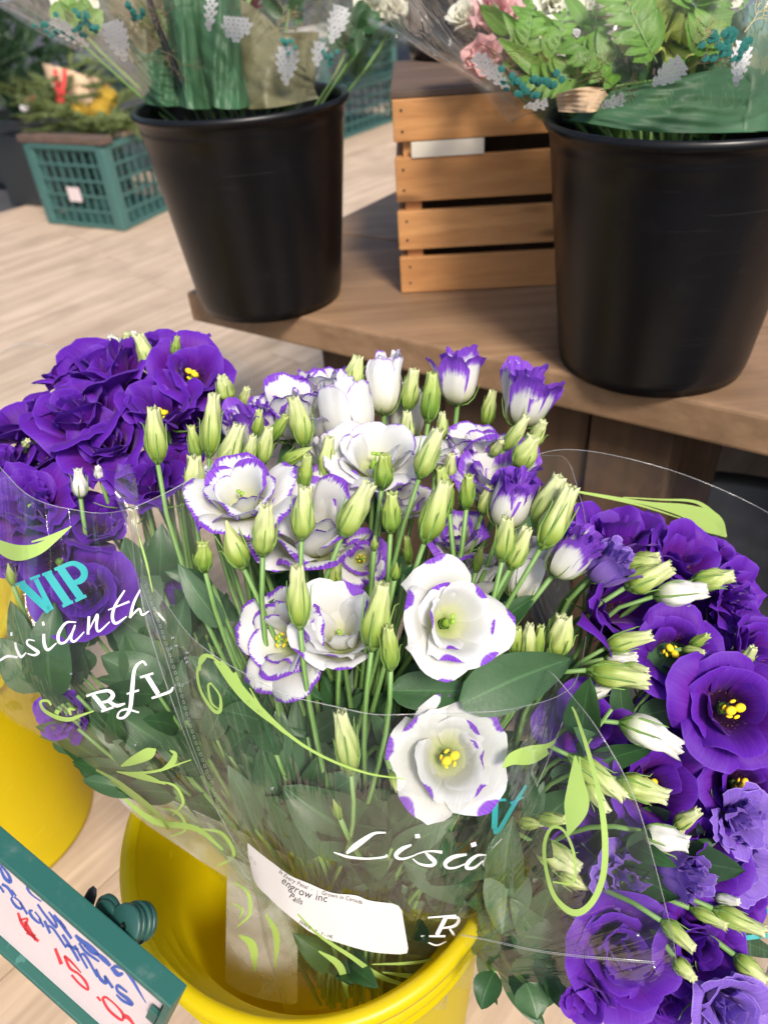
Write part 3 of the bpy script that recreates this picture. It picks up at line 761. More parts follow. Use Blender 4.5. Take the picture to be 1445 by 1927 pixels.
mb = MB(); mb.box(gc+ge2*.30+ge1*.03+[0, 0, .365], (.30, .06, .025), np.stack([ge2, np.cross([0, 0, 1], ge2), [0, 0, 1]], 1), .006)
o = mb.build('wooden_batten', M['deck']); tag(o, 'pale batten lying along the sunny side of the green crate', 'batten')
rc = np.array([.31, 5.56, 0]); re1 = nrm([-.396, -.536, 0]); re2 = nrm([-.536, .396, 0])
green_crate('lower green lattice crate in the stack seen between bucket and wooden crate', rc, re1, .75, re2, .5, 0, .27, 'green plastic crates', rows=4, cols=4)
green_crate('upper green lattice crate in the stack seen between bucket and wooden crate', rc, re1, .75, re2, .5, .275, .27, 'green plastic crates', rows=4, cols=4)
mb = MB(); mb.box(rc+re1*.37+re2*.25+[0, 0, .552], (.74, .48, .01), np.stack([re1, re2, [0, 0, 1]], 1), .003)
o = mb.build('crate_lid', M['paperfr']); tag(o, 'pale tray lid lying on top of the stacked green crates', 'lid')

# evergreens
def needles(pts, ln, n, wd, seed, spread=1.0, flat=.35):
    r_ = np.random.default_rng(seed); T = nrm(pts[-1]-pts[0]); a = nrm(np.cross(T, [0, 0, 1])+[1e-6, 0, 0]); b = np.cross(a, T)
    t = r_.random(n); idx = t*(len(pts)-1); p = np.array([np.interp(idx, range(len(pts)), pts[:, k]) for k in range(3)]).T
    ang = r_.uniform(0, 6.28, n); d = T*r_.uniform(.5, 1.0, n)[:, None] + (np.cos(ang)[:, None]*a+np.sin(ang)[:, None]*b*flat)*spread
    d /= np.linalg.norm(d, axis=1)[:, None]; L = ln*r_.uniform(.6, 1.1, n)*(1.1-.5*t)
    s = np.cross(d, r_.normal(0, 1, (n, 3))); s /= np.linalg.norm(s, axis=1)[:, None]
    V = np.empty((n, 3, 3)); V[:, 0] = p-s*wd/2; V[:, 1] = p+s*wd/2; V[:, 2] = p+d*L[:, None]
    return V.reshape(-1, 3), [(3*i, 3*i+1, 3*i+2) for i in range(n)]
def fir_bunch(label, c, size, nb, seed, mat='fir', group='cut evergreen bunches', up=.6, name='evergreen_bunch', ln=.055, out=None):
    r_ = np.random.default_rng(seed); root = thing(name, label, 'evergreens', c, group)
    for k in range(nb):
        a = r_.uniform(0, 6.28); el = r_.uniform(.05, 1.2)*up
        dr = nrm([math.cos(a)*math.cos(el), math.sin(a)*math.cos(el), math.sin(el)])
        if out is not None: dr = nrm(dr*.8+np.asarray(out)*.7)
        L = size*r_.uniform(.55, 1.0); p1 = c+dr*L*.5+[0, 0, .08*L]; p2 = c+dr*L+[0, 0, -.12*L]
        pts = np.array([c+r_.normal(0, .02, 3), p1, p2]); mb = MB()
        cp = catmull(pts, 5); V, F, U = tube(cp, .003, 4); mb.add(V, F)
        V, F = needles(cp, ln, 170, .004, seed*100+k); mb.add(V, F)
        for q in range(5):
            t = r_.uniform(.25, .9); b0 = cp[int(t*(len(cp)-1))]; sd_ = nrm(np.cross(dr, [0, 0, 1]))*(1 if q % 2 else -1)
            e = b0+nrm(dr*.8+sd_*.8+[0, 0, r_.uniform(-.3, .2)])*L*.35; V, F = needles(np.linspace(b0, e, 4), ln*.85, 80, .0035, seed*100+k*7+q); mb.add(V, F)
        mb.build('bough', M[mat], root)
    return root
top = gc+ge1*.22+ge2*.22+[0, 0, .36]
fir_bunch('mixed evergreen boughs filling the green crate beside gold balls', top, .36, 16, 3, 'fir_l', up=.5)
fir_bunch('light feathery evergreen tuft spilling over the corner of the crate', gc+ge1*.02+ge2*.15+[0, 0, .38], .22, 8, 31, 'fir_l', up=.3)
fir_bunch('light green boughs sprawling over the dark pile beside the crate', gc+ge1*.62+ge2*.3+[0, 0, .42], .42, 14, 4, 'fir_l', up=.5)
fir_bunch('dark blue green fir pile directly behind the kraft parcel', gc+ge1*.45+ge2*.95+[0, 0, .40], .75, 26, 5, 'fir', up=1.2)
fir_bunch('dark fir pile furthest to the side of the deck', gc+ge1*1.3+ge2*.7+[0, 0, .35], .8, 26, 6, 'fir', up=1.2)
fir_bunch('dark fir pile behind the shelf bucket', gc-ge1*.3+ge2*1.9+[0, 0, .35], .9, 26, 8, 'fir', up=1.2)
# dark plastic tubs the piles stand in
for k, (c, lb) in enumerate(((gc+ge1*.72+ge2*.42, 'black low tub under the light evergreen boughs'), (gc+ge1*1.35+ge2*.75, 'black low tub under the furthest fir pile'))):
    root = thing('plastic_tub', lb, 'tub', c, 'black tubs')
    mb = MB()
    Mx = np.stack([ge1, np.cross([0, 0, 1], ge1), [0, 0, 1]], 1)
    for dx, dy, sx, sy in ((0, .2, .46, .015), (0, -.2, .46, .015), (.225, 0, .015, .4), (-.225, 0, .015, .4)):
        mb = MB(); mb.box(c+Mx@np.array([dx, dy, .16]), (sx, sy, .32), Mx, .004); mb.build('side_wall', M['charcoal'], root)
    mb = MB(); mb.box(c+[0, 0, .02], (.45, .39, .02), Mx); mb.build('base', M['charcoal'], root)
hv = []; r_ = np.random.default_rng(11); n = 16000
c = np.column_stack([r_.uniform(-9, 7, n), r_.normal(8.5, .55, n), r_.uniform(0, 1, n)**.8*2.2]); c[:, 2] += .25*np.sin(c[:, 0]*2.1)
a = r_.normal(0, 1, (n, 3)); a /= np.linalg.norm(a, axis=1)[:, None]; b = np.cross(a, r_.normal(0, 1, (n, 3))); b /= np.linalg.norm(b, axis=1)[:, None]
L = r_.uniform(.05, .11, n)[:, None]; V = np.stack([c-a*L, c+b*L*.45, c+a*L, c-b*L*.45], 1).reshape(-1, 3)
o = part('hedge', V, [(4*i, 4*i+1, 4*i+2, 4*i+3) for i in range(n)], M['fir'], smooth=False)
tag(o, 'dark green hedge across the back of the deck', 'hedge', kind='stuff')

# kraft parcel with ribbon and three gold balls
kc = P(140, 205, 3.45)
root = thing('kraft_parcel', 'kraft paper cone tied with red ribbon in the evergreen crate', 'parcel', kc)
ap = P(155, 232, 3.40); e1 = camdir(1, .1, 0); Vk = []
lv = [(140, 172, 50, 3.44, .03), (136, 130, 52, 3.45, .05)]
rings = [(150, 222, 12, 3.42, .02), (142, 190, 34, 3.43, .05), (138, 160, 50, 3.45, .07), (136, 135, 56, 3.46, .08)]
V = []
for cx, cy, hw, d, tk in rings:
    for i in range(24):
        t = 2*math.pi*i/24; V.append(P(cx+hw*math.cos(t), cy+hw*.28*math.cos(t)+3*math.sin(7*t), d-tk*math.sin(t)))
part('paper_cone', V, grid_faces(24, 4, True), M['kraft'], root)
for x0, x1 in ((104, 112), (122, 118)):
    pts = [(x0, 130, 3.36), ((x0+x1)/2, 160, 3.355), (x1, 190, 3.36), (118, 218, 3.385)]
    V = []
    for x, y, d in catmull(pts, 5): V += [P(x-4, y, d), P(x+4, y, d-.004)]
    part('ribbon', V, [(2*i, 2*i+1, 2*i+3, 2*i+2) for i in range(len(V)//2-1)], M['ribbon'], root)
for k, (x, y, r, lb) in enumerate(((152, 212, 20, 'nearest the ribbon'), (189, 208, 21, 'lowest beside the crate corner'), (203, 186, 22, 'highest of three'))):
    d = 3.36+.03*(k == 2); c = P(x, y, d); R = r*d/FPX; root = thing('gold_ball', 'gold glitter cone ball among evergreens, '+lb, 'ornament', c, 'gold glitter balls')
    V, F = ellipsoid(c, (R*.8, R*.8, R*.8), None, 14, 10); part('core', V, F, M['gold'], root)
    mb = MB(); r_ = np.random.default_rng(k)
    for j in range(70):
        ph = math.acos(1-2*(j+.5)/70); t = j*2.399; dn = np.array([math.sin(ph)*math.cos(t), math.sin(ph)*math.sin(t), math.cos(ph)])
        V, F = ellipsoid(c+dn*R*.85, (R*.16, R*.16, R*.10), frame(dn), 5, 4); mb.add(V, F)
    o = mb.build('scales', M['gold'], root, smooth=True); o['kind'] = 'stuff'
for k, (x, y) in enumerate(((52, 192), (62, 186), (200, 160))):
    c = P(x, y, 3.4); V, F = ellipsoid(c, (.012, .012, .012)); o = part('red_berry', V, F, M['ribbon'])
    tag(o, ['red berry beside the white decoration in the evergreens', 'red berry slightly above its twin in the evergreens', 'red berry at the upper edge of the kraft cone'][k], 'berry', 'red berries')
c = P(47, 203, 3.4); o = part('cotton_ball', *ellipsoid(c, (.022, .018, .018)), M['paper']); tag(o, 'white fluffy decoration in the evergreens at far side', 'decoration')

# yellow pails
def pail(label, cx, cy, z0, rt=.156, rb=.125, h=.388):
    c = (cx, cy, z0); root = thing('yellow_pail', label, 'bucket', c, 'yellow plastic pails')
    po = [(0, .003), (rb-.005, .003), (rb, .0)] + [(rb+(rt-.012-rb)*t, .006+(h-.07)*t) for t in np.linspace(0, 1, 9)]
    ridge = [(rt-.012, h-.062), (rt-.005, h-.060), (rt-.004, h-.054), (rt-.011, h-.050), (rt-.010, h-.036), (rt-.002, h-.034), (rt-.001, h-.028), (rt-.009, h-.024)]
    V, F = lathe(po+ridge, 96, c); part('body', V, F, M['yellow'], root)
    rim = [(rt-.009, h-.024), (rt-.008, h-.013), (rt, h-.011), (rt+.001, h-.004), (rt-.002, h), (rt-.008, h+.001), (rt-.011, h-.003)]
    V, F = lathe(rim, 96, c); part('rim', V, F, M['yellow'], root)
    inn = [(rt-.011, h-.003), (rt-.0125, h-.014), (rt-.017, h-.017), (rt-.018, h-.030), (rt-.023, h-.033), (rt-.024, h-.048), (rt-.029, h-.052), (rb-.005, .05), (0, .05)]
    V, F = lathe(inn, 96, c); part('inner_wall', V, F, M['yellow'], root)
    return root
YB = np.array([-.077, .334, 0]); 
mp = pail('yellow plastic pail holding the white and purple edged lisianthus bouquet', YB[0], YB[1], 0)
pail('yellow plastic pail standing on the deck behind the green price sign', -.575, .60, 0)
# worn black lettering on the main pail under the rim
mb = MB(); r_ = np.random.default_rng(5)
aa = math.atan2(*(P(800, 1890, .56)-YB)[[1, 0]])
for k, wd in enumerate((.007, .009, .004, .010, .008, .006, .009, .005, .010)):
    a = -1.25+.085*k+.01*r_.random()
    R = .1505
    for q in range(3):
        if (k+q) % 4 == 3: continue
        ez = np.array([0, 0, 1.]); er = np.array([math.cos(a), math.sin(a), 0]); et = np.array([-er[1], er[0], 0])
        mb.box(YB+er*.1388+et*(q-1)*wd*.4+ez*(.388-.043), (wd*.32, .0012, .009 if q != 1 else .004), np.stack([et, er, ez], 1))
mb.build('printed_lettering', M['ink'], mp)

# ================================================================== MAIN BOUQUET (white, purple edged)
g_main = (P(670, 1870, .63)*[1, 1, 0]+[0, 0, .30], camdir(.0, .9, .25))
G1, G2, G3 = 'white lisianthus blooms edged in purple', 'deep purple lisianthus in the far bouquet', 'deep purple lisianthus in the near side bouquet'
def wb(*a, **k): return bloom(*a[:7], g_main, a[7], G1, **k)
wb(845, 1428, .463, 205, 'open', 'white_spot', (.05, .25, 1), 'white open bloom with sparse violet spots and yellow anthers behind the clear film', roll=.4, centre='bigyellow')
wb(850, 1168, .447, 195, 'open', 'white_spot', (.28, .30, 1), 'large nearly pure white open bloom with green stigma just above the film edge', roll=1.2, centre='green')
wb(637, 1180, .455, 162, 'cup', 'white_spot', (-.05, .75, .9), 'white cup shaped bloom with few violet tips between two upright buds', roll=.2, centre='green')
wb(528, 1205, .470, 175, 'open', 'white_edge', (-.45, .25, .8), 'violet edged white bloom turned away, its yellow centre behind an upright bud', roll=2., centre='yellow')
wb(452, 930, .475, 185, 'open', 'white_edge', (-.10, .75, .75), 'broad white bloom with violet margins standing at the outer side of the spray', roll=.8, centre='green')
wb(588, 978, .490, 212, 'cup', 'white_edge', (-.05, .7, .8), 'white bloom with bold violet margins behind two upright buds', roll=.1, centre=None)
wb(705, 858, .510, 180, 'open', 'white_thin', (.05, .75, .75), 'round white bloom with thin violet margin and cream stigma in the middle of the spray', roll=1.4, centre='green')
wb(548, 765, .560, 145, 'cup', 'white_edge', (.0, .93, .3), 'flat topped white bloom with wavy violet rim near the back of the spray', roll=.5, centre=None)
wb(652, 765, .550, 92, 'closed', 'white_thin', (-.1, .95, .2), 'closed pleated creamy white bloom leaning slightly, without any violet tint below')
wb(720, 715, .570, 74, 'closed', 'white_thin', (-.03, .95, .2), 'tall closed white bloom with pinkish frilled mouth at the top of the spray')
wb(865, 705, .575, 98, 'bell', 'white_wide', (.05, .95, .25), 'upright bell shaped bloom with violet lip, standing behind tall bud pair')
wb(993, 738, .560, 118, 'bell', 'white_wide', (.16, .92, .35), 'bell shaped bloom with pointed violet lip against the dark timbers')
wb(888, 832, .550, 112, 'cup', 'white_edge', (0, .93, .38), 'half hidden white bloom with violet rim below the upright bell bloom')
wb(940, 893, .525, 158, 'cup', 'white_wide', (-.1, .8, .5), 'wide bloom with broad violet margins directly behind the frilled rosette')
wb(965, 935, .490, 100, 'rosette', 'white_wide', (.28, .9, .35), 'cream bloom topped by a tight frilled violet rosette, higher of two')
wb(1078, 1035, .475, 96, 'rosette', 'white_wide', (.48, .72, .35), 'cream bloom topped by a frilled violet rosette touching the film edge')
wb(608, 712, .595, 92, 'cup', 'white_edge', (-.1, .93, .3), 'small white bloom with violet edge at the very back, between bud and film')
wb(480, 800, .545, 104, 'bell', 'white_wide', (-.1, .9, .35), 'half open white bloom with dark violet lip among pale buds')
wb(858, 1005, .520, 110, 'cup', 'white_wide', (-.3, .6, .6), 'violet margined bloom mostly hidden behind green stems')
wb(680, 1050, .515, 95, 'open', 'white_wide', (.1, .2, .9), 'shaded bloom with yellow anthers deep between the stems', centre='yellow')
wb(985, 1060, .520, 84, 'closed', 'white_thin', (.1, .9, .3), 'closed cream bloom hidden deep behind the stems')
wb(585, 900, .56, 90, 'closed', 'white_thin', (.0, .9, .3), 'pale closed bloom hidden behind upright buds in the centre')
wb(762, 772, .60, 70, 'closed', 'white_thin', (.0, .9, .3), 'cream bloom glimpsed behind the pointed buds at the back')

NICK = []   # (x, y, words)
NICK += [(852, 1432, 'the spotted bloom behind the film'), (850, 1172, 'the largest pure white bloom'), (637, 1180, 'the white cup bloom'), (530, 1205, 'the averted violet edged bloom'),
         (452, 930, 'the broad side bloom'), (590, 975, 'the bold margined bloom'), (705, 858, 'the round central bloom'), (548, 755, 'the flat topped bloom'), (652, 785, 'the pleated cream bloom'),
         (720, 740, 'the pink mouthed bloom'), (865, 740, 'the upright bell bloom'), (993, 760, 'the bell bloom near the timbers'), (955, 955, 'the higher frilled rosette'), (1066, 1060, 'the lower frilled rosette')]
used = {}
def where(x, y, nick, stem_='pale green bud'):
    ds = sorted(nick, key=lambda n: (n[0]-x)**2+(n[1]-y)**2)
    for n in ds[:6]:
        dx, dy = x-n[0], y-n[1]; a = math.degrees(math.atan2(-dy, dx)) % 360
        w = ['right of', 'above and right of', 'above', 'above and left of', 'left of', 'below and left of', 'below', 'below and right of'][int(((a+22.5) % 360)//45)]
        for cand in ('%s %s %s' % (stem_, w, n[2]), '%s close %s %s' % (stem_, w, n[2]) if (dx*dx+dy*dy) < 8000 else '%s further %s %s' % (stem_, w, n[2])):
            if cand not in used: used[cand] = 1; return cand
    return stem_+' '+str(x)
MB_ = [ # tip, base, width, depth, mat, shape
 ((288, 768), (297, 868), 45, .475, 'bud', 'open'), ((420, 708), (426, 752), 36, .56, 'bud', 'open'), ((402, 742), (394, 855), 45, .525, 'bud', 'open'),
 ((362, 803), (372, 865), 28, .54, 'bud_y', 'open'), ((441, 800), (425, 890), 46, .51, 'bud', 'open'), ((466, 730), (456, 768), 26, .58, 'bud', 'open'),
 ((365, 860), (368, 965), 50, .50, 'bud', 'open'), ((489, 773), (482, 820), 28, .53, 'bud_y', 'open'), ((536, 780), (512, 828), 28, .53, 'bud_y', 'open'),
 ((506, 803), (494, 872), 31, .505, 'bud', 'open'), ((474, 820), (466, 878), 30, .50, 'bud', 'open'), ((562, 745), (573, 838), 44, .53, 'bud', 'open'),
 ((588, 838), (532, 872), 30, .51, 'bud_y', 'shut'), ((576, 856), (572, 918), 36, .505, 'bud_y', 'open'), ((619, 822), (611, 910), 40, .515, 'bud', 'open'),
 ((669, 672), (660, 738), 42, .57, 'bud', 'open'), ((503, 950), (495, 1042), 50, .455, 'bud', 'open'), ((575, 918), (568, 1012), 50, .455, 'bud', 'open'),
 ((693, 910), (645, 1006), 54, .465, 'bud', 'open'), ((418, 985), (457, 1066), 54, .46, 'bud', 'shut'), ((376, 1022), (386, 1074), 38, .455, 'bud_y', 'open'),
 ((738, 930), (735, 1000), 40, .475, 'bud_y', 'open'), ((725, 855), (718, 918), 40, .48, 'bud_y', 'open'), ((824, 806), (790, 896), 52, .48, 'bud', 'open'),
 ((838, 908), (800, 1016), 56, .465, 'bud', 'open'), ((829, 880), (845, 962), 36, .49, 'bud_y', 'open'), ((879, 893), (877, 955), 36, .485, 'bud_y', 'open'),
 ((782, 695), (766, 770), 42, .575, 'bud', 'open'), ((817, 702), (806, 792), 42, .56, 'bud_y', 'open'), ((767, 775), (765, 832), 30, .55, 'bud', 'open'),
 ((832, 778), (832, 826), 24, .55, 'bud', 'open'), ((1003, 822), (975, 880), 46, .515, 'bud', 'open'), ((1052, 895), (1008, 985), 48, .485, 'bud', 'open'),
 ((1082, 922), (1020, 1027), 60, .465, 'bud', 'open'), ((957, 973), (945, 1052), 44, .455, 'bud', 'open'), ((998, 998), (960, 1068), 40, .47, 'bud', 'open'),
 ((921, 922), (908, 965), 32, .51, 'bud', 'open'), ((558, 1065), (565, 1178), 56, .435, 'bud', 'open'), ((718, 1098), (700, 1218), 58, .435, 'bud', 'open'),
 ((733, 1178), (735, 1258), 40, .43, 'bud_y', 'open'), ((630, 1048), (628, 1105), 32, .50, 'bud', 'open'), ((644, 1342), (660, 1452), 50, .435, 'bud', 'open'),
 ((972, 1180), (972, 1238), 30, .475, 'bud_y', 'open'), ((996, 1174), (992, 1240), 32, .47, 'bud', 'open'), ((1018, 1178), (1008, 1238), 30, .475, 'bud_y', 'open'),
 ((992, 785), (950, 845), 34, .54, 'bud', 'open'), ((1024, 790), (1000, 840), 34, .55, 'bud', 'open'), ((925, 735), (915, 800), 32, .59, 'bud', 'open'),
 ((945, 828), (925, 855), 30, .54, 'bud', 'open'), ((650, 770), (630, 840), 34, .56, 'bud_y', 'open'), ((868, 1065), (862, 1095), 18, .47, 'bud_y', 'shut'),
 ((706, 1010), (704, 1035), 16, .47, 'bud_y', 'shut'), ((747, 1058), (742, 1090), 20, .46, 'bud_y', 'shut'), ((745, 1490), (735, 1450), 16, .45, 'bud_y', 'shut'),
 ((627, 1505), (640, 1540), 20, .45, 'bud_y', 'shut'), ((535, 900), (545, 940), 26, .54, 'bud', 'open'), ((850, 855), (842, 905), 30, .53, 'bud', 'open'),
 ((1060, 1160), (1048, 1230), 60, .50, 'bud', 'open'), ((645, 1185), (640, 1185+50), 20, .49, 'bud_y', 'shut'), ((765, 1010), (770, 1060), 24, .50, 'bud_y', 'open'), ((905, 1030), (895, 1075), 24, .5, 'bud_y', 'open')]
for t_, b_, w, d, m, s in MB_:
    st = {'bud': 'pale green bud', 'bud_y': 'darker green bud'}[m] if s == 'open' else 'closed green bud'
    if w < 25: st = 'tiny '+st
    L = math.dist(t_, b_)
    bud(t_, b_, w, d, g_main, where((t_[0]+b_[0])//2, (t_[1]+b_[1])//2, NICK, st), 'buds of the white and violet bouquet', m, s, tilt=.012)

def leaf3(b, t, w, d0, d1): return (P(*b, d0), P(*t, d1), w*(d0+d1)/2/FPX)
# placed leaves of the main bouquet: base, tip, width, depths
LM = [((868, 1325), (1078, 1238), 120, .46, .44, 'large dark green leaf pointing to the film edge beside the largest white bloom'),
      ((735, 1300), (890, 1300), 80, .48, .47, 'dark leaf directly beneath the largest white bloom'),
      ((700, 1590), (532, 1478), 135, .47, .455, 'broad grey green leaf pressed behind the film above the script'),
      ((805, 1655), (965, 1635), 70, .49, .47, 'leaf behind the white script at the lower film'),
      ((760, 1620), (935, 1700), 85, .50, .48, 'wide shaded leaf under the white script'),
      ((735, 1560), (650, 1690), 80, .50, .49, 'drooping leaf above the white sticker'),
      ((610, 1600), (500, 1500), 90, .50, .47, 'pale leaf beside the yellow seen through the film'),
      ((520, 1420), (470, 1300), 70, .48, .46, 'narrow leaf behind the lime swirl'),
      ((500, 1240), (610, 1320), 50, .49, .47, 'curled leaf just below the film rim'),
      ((470, 1190), (560, 1110), 46, .49, .47, 'slim leaf crossing behind the averted bloom'),
      ((420, 1180), (335, 1060), 55, .50, .49, 'arched dark leaf at the outer side of the spray'),
      ((400, 1100), (310, 1075), 40, .50, .50, 'small arched leaf near the folded film'),
      ((760, 1080), (868, 1055), 26, .48, .47, 'narrow horizontal leaf above the largest white bloom'),
      ((900, 1200), (1010, 1120), 60, .50, .49, 'dark leaf between the largest bloom and cream rosette bloom'),
      ((850, 1640), (800, 1510), 60, .49, .48, 'leaf tip below the spotted bloom'),
      ((905, 1560), (985, 1460), 60, .49, .48, 'leaf between spotted bloom and teal letter'),
      ((600, 1700), (560, 1600), 60, .51, .50, 'dark leaf behind the top of the sticker'),
      ((560, 1560), (610, 1440), 60, .51, .50, 'shaded leaf deep behind the film beside the single bud'),
      ((480, 1560), (430, 1440), 60, .50, .49, 'leaf at the seam side of the sleeve'),
      ((760, 1440), (700, 1340), 46, .50, .49, 'leaf behind the single bud inside the film')]
for b, t, w, d0, d1, lb in LM:
    if b[1] > 1500: d0 += .028; d1 += .024
    p0 = P(*b, d0+.01)
    leafy_stem(p0, g_main, [leaf3(b, t, w, d0, d1)], lb, 'leaf sprays of the white bouquet')
def fill_leaves(n, levels, g, lab, grp, seed, vr=(.1, .95), mats=('leaf',), k=4, size=(.035, .06)):
    """leafy stems through the volume of a sleeve, behind the placed flowers"""
    r_ = np.random.default_rng(seed); lv = np.array(levels, float); tt = np.linspace(0, 1, len(lv))
    for i in range(n):
        v = r_.uniform(*vr); cx, cy, hx, hy, d, tk = [np.interp(v, tt, lv[:, q]) for q in range(6)]
        a = r_.uniform(-.66, .66); p0 = P(cx+hx*a, cy+hy*a, d+tk*r_.uniform(-.45, .70)*math.sqrt(1-a*a))
        A = nrm(p0-g[0]); lf = []
        for q in range(k):
            s = r_.uniform(.0, .3)*np.linalg.norm(p0-g[0]); b = p0-A*s+r_.normal(0, .003, 3)
            side = nrm(np.cross(A, r_.normal(0, 1, 3))); dirn = nrm(A*.7+side*r_.uniform(.3, .8)); L = r_.uniform(*size)
            lf.append((b, b+dirn*L, L*r_.uniform(.35, .5)))
        leafy_stem(p0, g, lf, lab, grp, mat=mats[i % len(mats)], A=A, r=.0015)
def broad(n, x0, x1, y0, y1, d0, d1, g, lab, grp, seed, w=(60, 110), L=(70, 140), mat='leaf', ang=(-2.6, -.5)):
    r_ = np.random.default_rng(seed)
    for i in range(n):
        x, y, d = r_.uniform(x0, x1), r_.uniform(y0, y1), r_.uniform(d0, d1); a = r_.uniform(*ang); ll = r_.uniform(*L); q = (x+ll*math.cos(a), y+ll*math.sin(a))
        leafy_stem(P(x, y, d+.006), g, [leaf3((x, y), q, r_.uniform(*w), d, d-.012)], lab, grp, mat=mat if i % 3 else 'leaf_l', r=.0014)
broad(26, 590, 780, 1600, 1740, .535, .58, g_main, 'small leaf crowded among others at the foot of the main sleeve', 'leaves at the foot of the main sleeve', 75, w=(40, 70), L=(50, 90), ang=(-2.2, -.9))
broad(34, 520, 850, 1440, 1600, .505, .55, g_main, 'broad leaf pressed among others low inside the main sleeve', 'broad leaves low in the main sleeve', 71)
broad(44, 400, 1010, 930, 1300, .555, .62, g_main, 'dark leaf between the many stems behind the white blooms', 'dark leaves between the stems', 76, w=(45, 80))
broad(16, 420, 960, 1300, 1450, .515, .56, g_main, 'dark leaf in the shade just below the white blooms', 'shaded leaves below the white blooms', 72, w=(40, 75))
LV_MAIN = [(685, 1900, 150, 0, .600, .045), (681, 1790, 180, 0, .572, .052), (697, 1650, 228, 0, .542, .068), (700, 1500, 305, 0, .520, .088), (703, 1300, 383, 0, .507, .102), (695, 1100, 430, 0, .512, .118), (655, 850, 424, 0, .545, .120)]
fill_leaves(34, LV_MAIN, g_main, 'shaded green leaf spray low among the stems of the white bouquet', 'shaded leaf sprays of the white bouquet', 21, (.12, .70), size=(.04, .065))

def vmap(levels, y):   # v of a given pixel y for sleeves whose levels run up the picture
    lv = np.array(levels); return float(np.interp(-y, -lv[:, 1], np.linspace(0, 1, len(lv))))
rm = [(0, 1255), (12, 1290), (30, 1320), (50, 1338), (90, 1345), (115, 1310), (135, 1245), (150, 1180), (160, 1120), (168, 1090), (178, 1085), (184, 1060), (190, 900), (200, 872), (250, 860), (300, 855), (345, 858), (352, 900), (357, 1100)]
rim_main = (lambda pts: (lambda a: float(np.mean([np.interp(a+q, [p[0] for p in pts]+[360], [p[1] for p in pts]+[pts[0][1]]) for q in (-3, 0, 3)]))))([(a, vmap(LV_MAIN, y)) for a, y in rm])
root = thing('flower_sleeve', 'clear printed film sleeve with white sticker around the white and violet bouquet', 'flower sleeve', P(690, 1850, .54), 'printed clear flower sleeves')
V, F, U = sleeve_surface(LV_MAIN, rim_main, 96, 44, .0016, 3); part('film', V, F, M['film'], root, uv=U); T_main = bvh(V, F)
def rim_edge(V, nth, nv, name, root, r=.00035, i0=0, i1=None, mat='film_edge'):
    ring = V[(nv-1)*nth:nv*nth]; ring = np.vstack([ring, ring[:1]]) if i1 is None else ring[i0:i1]
    v, f, u = tube(ring, r, 4); part(name, v, f, M[mat], root)
rim_edge(V, 96, 44, 'film_rim', root)
for k_ in (2, 47): v, f, u = tube(V[k_::96][:44], .00045, 4); part('film_fold_line', v, f, M['film_edge'], root)
root_main = root
# lime swirl
pr = lambda strokes, name, mat, **k: printed(T_main, strokes, name, mat, root_main, **k)
pr([([(388, 1195), (402, 1215), (425, 1255), (462, 1310), (500, 1350)], [6, 30, 26, 12, 2]), ([(395, 1220), (440, 1290), (480, 1335), (555, 1392)], [14, 12, 7, 1])], 'printed_leaf', 'lime')
pr([([(412, 1335), (398, 1322), (392, 1290), (400, 1287)], [2, 4, 4, 3]), ([(412, 1335), (420, 1318), (400, 1270), (384, 1245), (372, 1262), (380, 1300), (405, 1338), (416, 1334)][:0] or [(388, 1236), (372, 1262), (378, 1300), (400, 1335), (414, 1338), (414, 1310), (396, 1284)], [4, 5, 5, 6, 7, 4, 2]),
    ([(376, 1262), (378, 1240), (392, 1234), (420, 1250), (470, 1310), (540, 1380), (610, 1425), (690, 1455), (760, 1466)], [4, 7, 7, 7, 7, 6, 5, 4, 2]), ([(470, 1295), (500, 1345), (530, 1375), (556, 1392)], [2, 5, 4, 1])], 'printed_swirl', 'lime')
pr([([(945, 1446), (965, 1428), (1000, 1420), (1040, 1402), (1075, 1360)], [2, 24, 34, 14, 2]), ([(1040, 1400), (1080, 1340), (1100, 1290)], [6, 4, 2])], 'printed_leaf', 'lime')
# script lettering, first letters in view
Wt = lambda *s: list(s)
pr([([(726, 1567), (706, 1568), (690, 1577), (668, 1593), (652, 1606)], [3, 5, 9, 11, 5]), ([(628, 1604), (640, 1608), (657, 1613), (691, 1616), (722, 1613), (729, 1609)], [2, 4, 5, 4, 4, 5]),
    ([(774, 1590), (756, 1598), (745, 1609), (751, 1616), (765, 1615), (784, 1608)], [4, 8, 8, 5, 4, 2]), ([(781, 1574), (790, 1573)], [8, 8]),
    ([(782, 1608), (799, 1603), (815, 1602), (832, 1604)], [2, 3, 4, 6]), ([(800, 1604), (809, 1613), (818, 1622), (811, 1629), (790, 1626), (776, 1616)], [3, 8, 8, 6, 4, 2]),
    ([(878, 1608), (853, 1613), (838, 1624), (842, 1633), (857, 1633), (877, 1625)], [4, 8, 8, 5, 4, 2]), ([(886, 1591), (896, 1588)], [8, 8]),
    ([(915, 1609), (898, 1610), (882, 1622), (878, 1633), (892, 1633), (909, 1620)], [2, 5, 8, 7, 5, 3]), ([(944, 1579), (926, 1602), (911, 1627), (926, 1629), (948, 1612)], [3, 5, 7, 5, 2])], 'printed_lettering', 'pwhite')
pr([([(922, 1507), (952, 1505)], 5), ([(932, 1508), (930, 1560)], [11, 11]), ([(928, 1566), (940, 1560), (965, 1518), (990, 1478)], [10, 8, 8, 5]), ([(960, 1512), (985, 1500)], [5, 3])], 'printed_lettering', 'teal')
